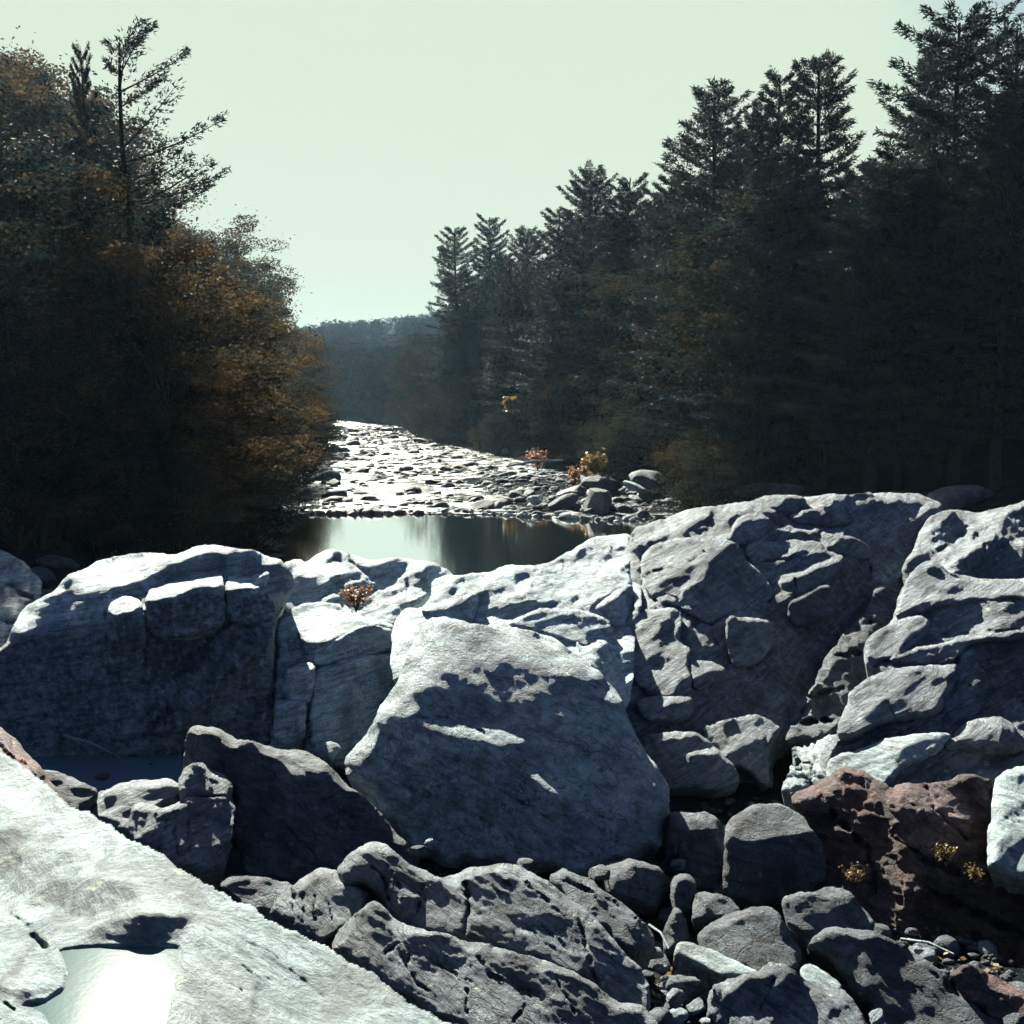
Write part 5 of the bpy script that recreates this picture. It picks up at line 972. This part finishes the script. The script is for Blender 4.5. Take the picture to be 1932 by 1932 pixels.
def tube(path, rad, sides=6):
    path = np.array(path, float); n = len(path); V = []; Fq = []
    for i in range(n):
        d = path[min(i + 1, n - 1)] - path[max(i - 1, 0)]; d /= np.linalg.norm(d) + 1e-9
        a = np.cross(d, [0.31, 0.2, 0.93] if abs(d[2]) < .9 else [1, 0, 0]); a /= np.linalg.norm(a) + 1e-9; b = np.cross(d, a)
        for s in range(sides):
            th = 2 * math.pi * s / sides; V.append(path[i] + rad[i] * (math.cos(th) * a + math.sin(th) * b))
    for i in range(n - 1):
        for s in range(sides):
            s2 = (s + 1) % sides; Fq.append((i * sides + s, i * sides + s2, (i + 1) * sides + s2, (i + 1) * sides + s))
    return np.array(V), np.array(Fq)
def join(parts):
    V = []; Fq = []; b = 0
    for v, f in parts: V.append(v); Fq.append(f + b); b += len(v)
    return np.concatenate(V), np.concatenate(Fq)
def blades(Cn, size, r, up=0.3, asp=0.3, dirs=None):
    n = len(Cn); d = r.normal(size=(n, 3)); 
    if dirs is not None: d = d * .75 + dirs * 1.1
    d[:, 2] += up; d /= np.linalg.norm(d, axis=1)[:, None]
    w = np.cross(d, r.normal(size=(n, 3))); w /= np.linalg.norm(w, axis=1)[:, None]
    s = (size * r.uniform(.6, 1.3, n))[:, None]
    V = np.stack([Cn - w * s * asp, Cn + w * s * asp, Cn + d * s], 1).reshape(-1, 3)
    return V, np.arange(3 * n).reshape(-1, 3)
def quads_leaf(Cn, size, r):
    n = len(Cn); d = r.normal(size=(n, 3)); d[:, 2] *= .6; d /= np.linalg.norm(d, axis=1)[:, None]
    w = np.cross(d, r.normal(size=(n, 3))); w /= np.linalg.norm(w, axis=1)[:, None]
    s = (size * r.uniform(.6, 1.4, n))[:, None]
    V = np.stack([Cn - d * s * .5, Cn + w * s * .33, Cn + d * s * .5, Cn - w * s * .33], 1).reshape(-1, 3)
    return V, np.arange(4 * n).reshape(-1, 4)
def pine_proto(seed, H=25.0, spread=4.6, z0=.12, dens=1.0, sparse=0.0, lopsided=0):
    r = np.random.RandomState(seed); tp = [(0, 0, z) for z in np.linspace(0, H, 12)]
    tp = np.array(tp); tp[:, 0] += np.cumsum(r.normal(0, .06, 12)); tp[:, 1] += np.cumsum(r.normal(0, .06, 12))
    wood = [tube(tp, [.30 * (1 - i / 12) ** .8 + .02 for i in range(12)], 7)]; ctr = []; dr = []
    z = z0 * H
    while z < H * .985:
        t = z / H; k = int(r.randint(4, 7)); ph = r.uniform(0, 6.28)
        Lm = spread * (min(1, (t - z0 + .12) / .25) * (1 - t) ** .55 * 1.2 + .16)
        for j in range(k):
            if r.rand() < sparse: continue
            a = ph + j * 6.28 / k + r.normal(0, .25); L = Lm * r.uniform(.55, 1.25)
            if lopsided: L *= (1 + lopsided * math.cos(a)) 
            L = max(L, .35)
            el = -.08 + .75 * t ** 2 + r.normal(0, .09); curve = r.uniform(.1, .3)
            s = np.linspace(0, 1, 5); hx = L * s
            bz = z + L * (math.sin(el) * s + curve * s * s * .6)
            bx = np.interp(z, tp[:, 2], tp[:, 0]); by = np.interp(z, tp[:, 2], tp[:, 1])
            P = np.stack([bx + hx * math.cos(a), by + hx * math.sin(a), bz], -1)
            wood.append(tube(P, np.linspace(.055 * (L / 4) + .012, .008, 5), 3))
            n = int((14 + 36 * L) * dens)
            ss = r.uniform(.12, 1, n) ** .75; lat = r.uniform(-1, 1, n) * .30 * L * np.sqrt(np.clip(1.08 - ss, 0, 1)) * np.clip(ss * 2.2, .2, 1)
            fwd = np.abs(lat) * .4; cs, sn = math.cos(a), math.sin(a); q = L * ss * .95 + fwd * .5
            cz = z + L * (math.sin(el) * ss + curve * ss * ss * .6) + r.normal(0, .05, n) + .05
            c = np.stack([bx + q * cs - lat * sn, by + q * sn + lat * cs, cz], -1)
            for rep in range(3):
                ctr.append(c + r.normal(0, .085, c.shape) * [1, 1, .55]); dr.append(np.stack([cs - np.sign(lat) * sn * .6, sn + np.sign(lat) * cs * .6, np.full(n, .15)], -1))
        z += H * r.uniform(.018, .036)
    c = np.concatenate(ctr); d = np.concatenate(dr)
    return join(wood), blades(c, .27, r, .25, .15, d)
def leaf_proto(seed, H=16.0, W=4.5, n=11000, leaf=.19, low=.15, mat=None):
    r = np.random.RandomState(seed); wood = []
    tp = np.array([(0, 0, z) for z in np.linspace(0, H * .85, 8)], float); tp[:, 0] += np.cumsum(r.normal(0, .15, 8)); tp[:, 1] += np.cumsum(r.normal(0, .15, 8))
    wood.append(tube(tp, [.22 * (1 - i / 8) + .03 for i in range(8)], 6))
    cl = []
    for i in range(70):
        t = r.uniform(low, .97); z = t * H; rad = W * math.sin(math.pi * min(1, (t - low * .5) / (1.12 - low * .5)) ** .85) * r.uniform(.35, 1.1) + .2; a = r.uniform(0, 6.28)
        c = np.array([rad * math.cos(a), rad * math.sin(a), z + r.normal(0, .4)])
        b = tp[min(7, int(max(0, t - .22) * 8))]
        wood.append(tube([b, (b + c) / 2 + r.normal(0, .25, 3), c], [.07, .04, .012], 3)); cl.append(c)
    cl = np.array(cl); k = r.randint(0, len(cl), n); sz = r.uniform(.55, 1.25, len(cl))[k][:, None]
    P = r.normal(size=(n, 3)); P /= np.linalg.norm(P, axis=1)[:, None]; P *= r.uniform(.3, 1, (n, 1)) ** .5
    c = cl[k] + P * sz * [W * .22, W * .22, W * .13]
    m = r.rand(n) < .12; c[m] += r.normal(0, .5, (m.sum(), 3))
    return join(wood), quads_leaf(c, leaf, r)
def store(pr, crownmat, nm):
    (wv, wf), (lv, lf) = pr
    a = mesh_obj('trunk', wv, wf, bark); b = mesh_obj('crown', lv, lf, crownmat, smooth=False); d = (a.data, b.data)
    bpy.data.objects.remove(a); bpy.data.objects.remove(b); return d
PINES = [store(pine_proto(1), NEEDLE, 'p'), store(pine_proto(2, spread=4.0, dens=1.0), NEEDLE, 'p'), store(pine_proto(3, spread=5.2), NEEDLE, 'p'), store(pine_proto(4, spread=3.8, z0=.3, sparse=.15), NEEDLE, 'p')]
SPARSE = store(pine_proto(9, H=25, spread=4.6, z0=.3, sparse=.55, lopsided=.45, dens=.6), NEEDLE, 'p')
LTREES = [store(leaf_proto(s, n=20000, leaf=.15), LEAF_L, 'l') for s in (21, 22, 23)]
RTREES = [store(leaf_proto(s, n=9000, W=4.0), LEAF_R, 'l') for s in (31, 32)]
SHRUBS = [store(leaf_proto(s, H=5, W=2.6, n=5200, leaf=.13, low=.02), mm, 'l') for s, mm in ((41, LEAF_L), (42, LEAF_R), (43, LEAF_R))]
LEAF_F = leaf_mat('far_leaves', [(0.15, (.006, .016, .024)), (.45, (.016, .03, .036)), (.75, (.06, .055, .055))], .3, .9, .0)
FARM = [store(leaf_proto(51, H=16, W=4.2, n=2600, leaf=.42), LEAF_F, 'l'), store(leaf_proto(52, H=16, W=3.4, n=2600, leaf=.4), LEAF_F, 'l')]
def tree(proto, p, H, H0, wid, label, group=None, name='tree', cat='tree', rz=None):
    e = bpy.data.objects.new(name, None); C.objects.link(e); e.location = p; e.empty_display_size = .5
    s = H / H0; e.scale = (s * wid, s * wid, s); e.rotation_euler = (rnd.uniform(-.03, .03), rnd.uniform(-.03, .03), rnd.uniform(0, 6.28) if rz is None else rz)
    for nm, d in (('trunk', proto[0]), ('crown', proto[1])):
        o = bpy.data.objects.new(nm, d); C.objects.link(o); o.parent = e
    return tag(e, label, cat, group)
def v_of(x, y, z):              # photo row/column of a point (z relative to the eye)
    dep = y * CP - z * SP; return CX + F * x / dep, CX - F * (y * SP + z * CP) / dep
def h_for(x, y, zb, vt):        # height of a tree whose top is on row vt
    b = (CX - vt) / F; zt = y * (-SP + b * CP) / (CP + b * SP); return zt - zb
SIL_R = [(700, 735), (745, 690), (790, 625), (815, 560), (845, 470), (870, 440), (915, 425), (960, 450), (1000, 440), (1060, 395), (1110, 345), (1190, 345), (1260, 340), (1290, 260), (1345, 185), (1400, 250), (1480, 175), (1520, 215), (1550, 180), (1600, 260), (1645, 300), (1690, 290), (1730, 200), (1780, 130), (1830, 75), (1875, 130), (1910, 80), (2300, 70)]
SIL_L = [(-400, 10), (-60, 10), (0, 20), (50, 40), (90, 90), (150, 100), (200, 130), (260, 290), (320, 335), (400, 370), (480, 395), (515, 440), (530, 510), (560, 570), (600, 615), (650, 660), (700, 700), (745, 735)]
def sil(tab, u, hw):
    q = np.linspace(u - hw, u + hw, 5); return float(np.interp(q, [p[0] for p in tab], [p[1] for p in tab]).max())
# single trees of the skylines
for u, v, y, pr, lab, wd in [
    (1345, 166, 66, 0, 'tall broad pine with layered boughs, leftmost of the tall right group', 1.05), (1480, 148, 62, 3, 'slim pine between the broad pine and the pointed one', .8),
    (1555, 108, 60, 1, 'pointed pine whose tip stands highest in the middle of the right wood', .95), (1412, 218, 70, 1, 'round-topped pine just right of the tall broad pine', .8),
    (1832, 40, 48, 2, 'tallest pine of the right wood near the right edge', 1.15), (1918, 58, 44, 1, 'tall pine cut off by the right edge', 1.0), (1755, 130, 55, 0, 'pine leaning out left of the tallest one beside the sky gap', .9),
    (860, 430, 138, 0, 'blue-grey pine at the left end of the right wood above the river', .95), (915, 410, 142, 1, 'second blue-grey pine close behind the left-end pine', .9),
    (1112, 330, 96, 2, 'pine rising in a notch above the middle of the right wood', .9), (1192, 338, 90, 1, 'dense dark pine right of the notch', .95), (1258, 330, 82, 0, 'pine with drooping boughs beside the tall broad pine', 1.05),
    (1000, 440, 118, 2, 'rounded pine in the descending skyline of the right wood', 1.0), (1060, 395, 104, 0, 'brownish pine under the notch in the skyline', 1.0)]:
    b = (CX - v) / F; d = ray(u, v); x = d[0] / d[1] * y; zb = float(ground_z(x, y))
    tree(PINES[pr], (x, y, zb + CAM_H), h_for(x, y, zb, v), 25, wd, lab, 'tall pines of the right skyline', 'pine_tree', 'pine')
for u, v, y, lab, ro in [(245, 48, 46, 'sparse tall pine with long bare boughs reaching right, lit from behind', 0.0), (172, 62, 48, 'narrow hazy pine tip left of the sparse tall pine', 2.6)]:
    d = ray(u, v); x = d[0] / d[1] * y; zb = float(ground_z(x, y))
    tree(SPARSE if ro == 0 else PINES[3], (x, y, zb + CAM_H), h_for(x, y, zb, v + 34), 25, 1.0 if ro == 0 else .35, lab, None, 'pine_tree', 'pine', ro)
def forest(side, n, y0, y1, protos, H0, spread, grp, lab, nm, cat, drop=(0, 60), w=1.0, depth=26, hmin=5, hmax=30):
    c = 0; tries = 0; tab = SIL_L if side < 0 else SIL_R
    while c < n and tries < n * 30:
        tries += 1
        y = y0 + (y1 - y0) * rnd.random() ** 1.25; off = 1.5 + depth * rnd.random() ** 1.3
        x = lerp_tab(LEFT, y) - off if side < 0 else lerp_tab(RIGHT, y) + off
        zb = float(ground_z(x, y)); u, _ = v_of(x, y, zb + 12)
        if u < -330 or u > 2260: continue
        hw = spread / y * F * .75; vt = sil(tab, u, hw) + rnd.uniform(*drop); h = h_for(x, y, zb, vt)
        if h < hmin: continue
        h = min(h, hmax); pr = rnd.choice(protos)
        band = ('near the pool', 'beside the riffles', 'far up the river')[0 if y < 62 else 1 if y < 98 else 2]
        tree(pr, (x, y, zb + CAM_H), h, H0, w * rnd.uniform(.85, 1.2) * max(1, .75 * H0 / h) ** .6, lab + ', ' + band, grp + ' ' + band, nm, cat); c += 1
forest(1, 62, 46, 150, PINES[:3], 25, 3.2, 'pines of the right wood', 'dark layered pine inside the wood on the right bank', 'pine_tree', 'pine', drop=(10, 120))
forest(1, 34, 50, 150, RTREES, 16, 3.4, 'leafy trees of the right wood', 'dark olive leafy tree among the pines of the right bank', 'leafy_tree', 'tree', drop=(60, 330), depth=8)
forest(-1, 78, 33, 150, LTREES, 16, 3.6, 'autumn trees of the left wood', 'dark leafy tree with autumn tints on the left bank', 'leafy_tree', 'tree', drop=(0, 150), w=1.05)
forest(-1, 46, 33, 140, LTREES, 16, 3.2, 'lower trees of the left wood', 'lower leafy tree overhanging the left bank of the river', 'leafy_tree', 'tree', drop=(200, 520), depth=5, hmin=3.5)
forest(-1, 12, 40, 70, PINES[:2], 25, 3, 'pines of the left wood', 'dark pine standing inside the left wood', 'pine_tree', 'pine', drop=(60, 160))
for i in range(110):
    sd_ = 1 if i % 2 else -1; y = rnd.uniform(34 if sd_ < 0 else 50, 210); x = (lerp_tab(LEFT, y) - rnd.uniform(.3, 4)) if sd_ < 0 else (lerp_tab(RIGHT, y) + rnd.uniform(-.5, 4))
    zb = float(ground_z(x, y)); tree(rnd.choice(SHRUBS), (x, y, zb + CAM_H), rnd.uniform(2.5, 5.5), 5, 1.1, 'low leafy shrub along the foot of the ' + ('right wood' if sd_ > 0 else 'left wood'), 'shrubs of the ' + ('right bank' if sd_ > 0 else 'left bank'), 'shrub', 'shrub')
for i in range(90):              # leafy trees round the bend of the river
    y = rnd.uniform(140, 270); u = rnd.uniform(540, 800); x = (u - CX) / F * y
    if lerp_tab(LEFT, y) - 1 < x < lerp_tab(RIGHT, y) + 1: continue
    zb = float(ground_z(x, y)); vt = np.interp(u, [560, 620, 680, 720, 760, 800], [600, 640, 690, 700, 660, 620]) + rnd.uniform(0, 40); h = h_for(x, y, zb, vt)
    tree(rnd.choice(RTREES), (x, y, zb + CAM_H), min(18, max(5, h)), 16, 1.25, 'dark autumn-tinted tree at the river bend below the far hill', 'trees at the river bend', 'leafy_tree', 'tree')
for i in range(300):             # beyond the bend and on the far hill
    y = rnd.uniform(200, 560); x = -.11 * y + rnd.uniform(-.085, .085) * y; 
    if y < 270 and lerp_tab(LEFT, y) - 1 < x < lerp_tab(RIGHT, y) + 1: continue
    zb = float(ground_z(x, y)); vt = 600 + max(0, 560 - y) * .16 + rnd.uniform(0, 26); h = min(20, max(9, h_for(x, y, zb, vt)))
    tree(FARM[0 if rnd.random() < .6 else 1], (x, y, zb + CAM_H), h, 16, rnd.uniform(1.1, 1.5), 'hazy bluish tree on the far wooded hill beyond the river bend', 'trees of the far hill', 'far_tree', 'tree')
# closed wood beyond the first rows: dark backdrop of real trees, joined
def mass(name, n, fn, label):
    r = np.random.RandomState(77); c = []
    for _ in range(n):
        x, y, z, rad = fn(r); q = r.normal(size=(130, 3)); q /= np.linalg.norm(q, axis=1)[:, None]; c.append(np.array([x, y, z]) + q * rad * r.uniform(.4, 1.1, (130, 1)))
    v, f = quads_leaf(np.concatenate(c), .5, r); tag(mesh_obj(name, v, f, LEAF_R, smooth=False), label, None, None, 'stuff')
def fr(r):
    y = r.uniform(46, 170); s = 1 if r.rand() < .5 else -1; off = r.uniform(5, 40); x = (lerp_tab(RIGHT, y) + off) if s > 0 else (lerp_tab(LEFT, y) - off)
    zb = float(ground_z(x, y)); u, _ = v_of(x, y, zb + 10); vt = sil(SIL_R if s > 0 else SIL_L, u, 120) + 230; h = max(2, min(20, h_for(x, y, zb, vt))); return x, y, zb + CAM_H + r.uniform(0, 1) * h, 2.2
mass('deep_woods', 2000, fr, 'dark mass of leaves deep inside both woods')

# ------------------------------------------------------------------ small plants on the rocks
def plant(u, v, q, wdt, hgt, mat, label, cat='shrub', n=260, name='small_shrub', seed=0, leaf=.045):
    r = np.random.RandomState(seed + 5); p = at(u, v, q); s = p.y / F; Wm = wdt * s / 2; Hm = hgt * s; st = []; c = []
    for i in range(14):
        a = r.uniform(0, 6.28); tip = np.array([math.cos(a) * Wm * r.uniform(.3, 1), math.sin(a) * Wm * .7 * r.uniform(.3, 1), Hm * r.uniform(.5, 1)])
        st.append(tube([(0, 0, -.05), tip * [.35, .35, .6], tip], [.008, .006, .003], 3)); t = r.uniform(.35, 1.05, n // 14)[:, None]; c.append(tip * t * [1, 1, 1] + r.normal(0, Wm * .13, (n // 14, 3)))
    e = bpy.data.objects.new(name, None); C.objects.link(e); e.location = p
    v1, f1 = join(st); mesh_obj('stem', v1, f1, bark, e); v2, f2 = quads_leaf(np.concatenate(c), leaf * max(1, p.y / 18), r); mesh_obj('foliage', v2, f2, mat, e, smooth=False)
    return tag(e, label, cat)
plant(672, 1150, 18.6, 64, 46, LEAF_O, 'bright orange shrub growing from a crack behind the cracked sunlit block', n=420, leaf=.06)
plant(137, 1168, 16.9, 34, 26, LEAF_O, 'small orange-brown tuft on the sunlit shoulder of the left outcrop', n=160, seed=1, leaf=.05)
plant(1612, 1668, 11.4, 56, 40, LEAF_Y, 'yellow-orange weed at the foot of the rust-brown rock', n=300, seed=2, leaf=.03)
plant(1782, 1632, 11.4, 44, 46, LEAF_Y, 'upright yellow weed sprouting from the middle of the rust-brown rock', n=220, seed=3, leaf=.03)
plant(1840, 1662, 11.1, 52, 30, LEAF_Y, 'low yellow weed right of the upright yellow weed', n=240, seed=4, leaf=.03)
plant(1085, 912, 63, 44, 34, LEAF_O, 'rust-orange grass clump on the far bank beside the domed boulder', n=300, seed=5, leaf=.05)
plant(1125, 893, 66, 70, 34, LEAF_Y, 'golden shrub behind the rust-orange grass clump', n=420, seed=6, leaf=.07)
plant(1015, 888, 70, 44, 40, LEAF_O, 'pinkish brown bush under the right wood left of the golden shrub', n=240, seed=7, leaf=.05)
plant(962, 778, 95, 46, 26, LEAF_Y, 'bright yellow branch of leaves hanging from the right wood above the bar', n=320, seed=8, leaf=.09)
a, b = at(955, 880, 68), at(1062, 868, 68)
lp = [a, a.lerp(b, .5) + Vector((0, 0, .12)), b]; lv, lf = tube([tuple(q) for q in lp], [.06, .09, .05], 6)
tag(mesh_obj('fallen_log', lv, lf, G4, attrs={'tone': np.zeros(len(lv))}), 'thin bleached fallen log lying at the foot of the right wood', 'log')

# litter and driftwood in the gaps
r = np.random.RandomState(9); c = []
while len(c) < 1500:
    u = r.uniform(500, 1960); v = r.uniform(1560, 1990); p = at(u, v, -5.9); c.append((p.x, p.y, float(ground_z(p.x, p.y)) + CAM_H + r.uniform(.02, .10)))
lv, lf = quads_leaf(np.array(c), .07, r); tag(mesh_obj('leaf_litter', lv, lf, LEAF_Y, smooth=False), 'brown fallen leaves lying between the stones of the gorge', None, None, 'stuff')
for (u0, v0, q0, u1, v1, q1, rad, lab) in [(1700, 1772, 10.9, 1800, 1800, 10.4, .018, 'thin bleached driftwood stick in the shade under the rust-brown rock'), (120, 1388, 15.6, 225, 1428, 14.9, .025, 'long thin driftwood stick leaning above the shaded puddle'),
    (1225, 1745, 10.9, 1262, 1790, 10.3, .016, 'short driftwood stick between the folded ridge and the wedge of stone'), (1150, 1655, 11.9, 1080, 1668, 11.7, .014, 'short grey stick in the shadow below the huge boulder')]:
    a, b = at(u0, v0, q0), at(u1, v1, q1); lv, lf = tube([tuple(a), tuple(a.lerp(b, .5) + Vector((.02, 0, .04))), tuple(b)], [rad, rad * .8, rad * .4], 5)
    tag(mesh_obj('driftwood_stick', lv, lf, G4, attrs={'tone': np.zeros(len(lv))}), lab, 'driftwood')
# ------------------------------------------------------------------ haze
def haze_box(x0, x1, y0, y1, z0, z1, dens, col, an):
    V = [(x, y, z) for z in (z0, z1) for y in (y0, y1) for x in (x0, x1)]
    Fq = [(0, 2, 3, 1), (4, 5, 7, 6), (0, 1, 5, 4), (2, 6, 7, 3), (0, 4, 6, 2), (1, 3, 7, 5)]
    m = bpy.data.materials.new('haze_air'); m.use_nodes = True; t = m.node_tree; t.nodes.remove(t.nodes['Principled BSDF'])
    v = t.nodes.new('ShaderNodeVolumePrincipled'); v.inputs['Density'].default_value = dens; v.inputs['Color'].default_value = (*col, 1); v.inputs['Anisotropy'].default_value = an
    t.links.new(v.outputs[0], t.nodes['Material Output'].inputs['Volume'])
    tag(mesh_obj('haze', V, Fq, m, smooth=False), 'thin bluish air haze over the valley', None, None, 'stuff')
if HAZE: haze_box(-1600, 1600, -8, 2700, -3, 60, HAZE, (.46, .74, 1.0), .3)
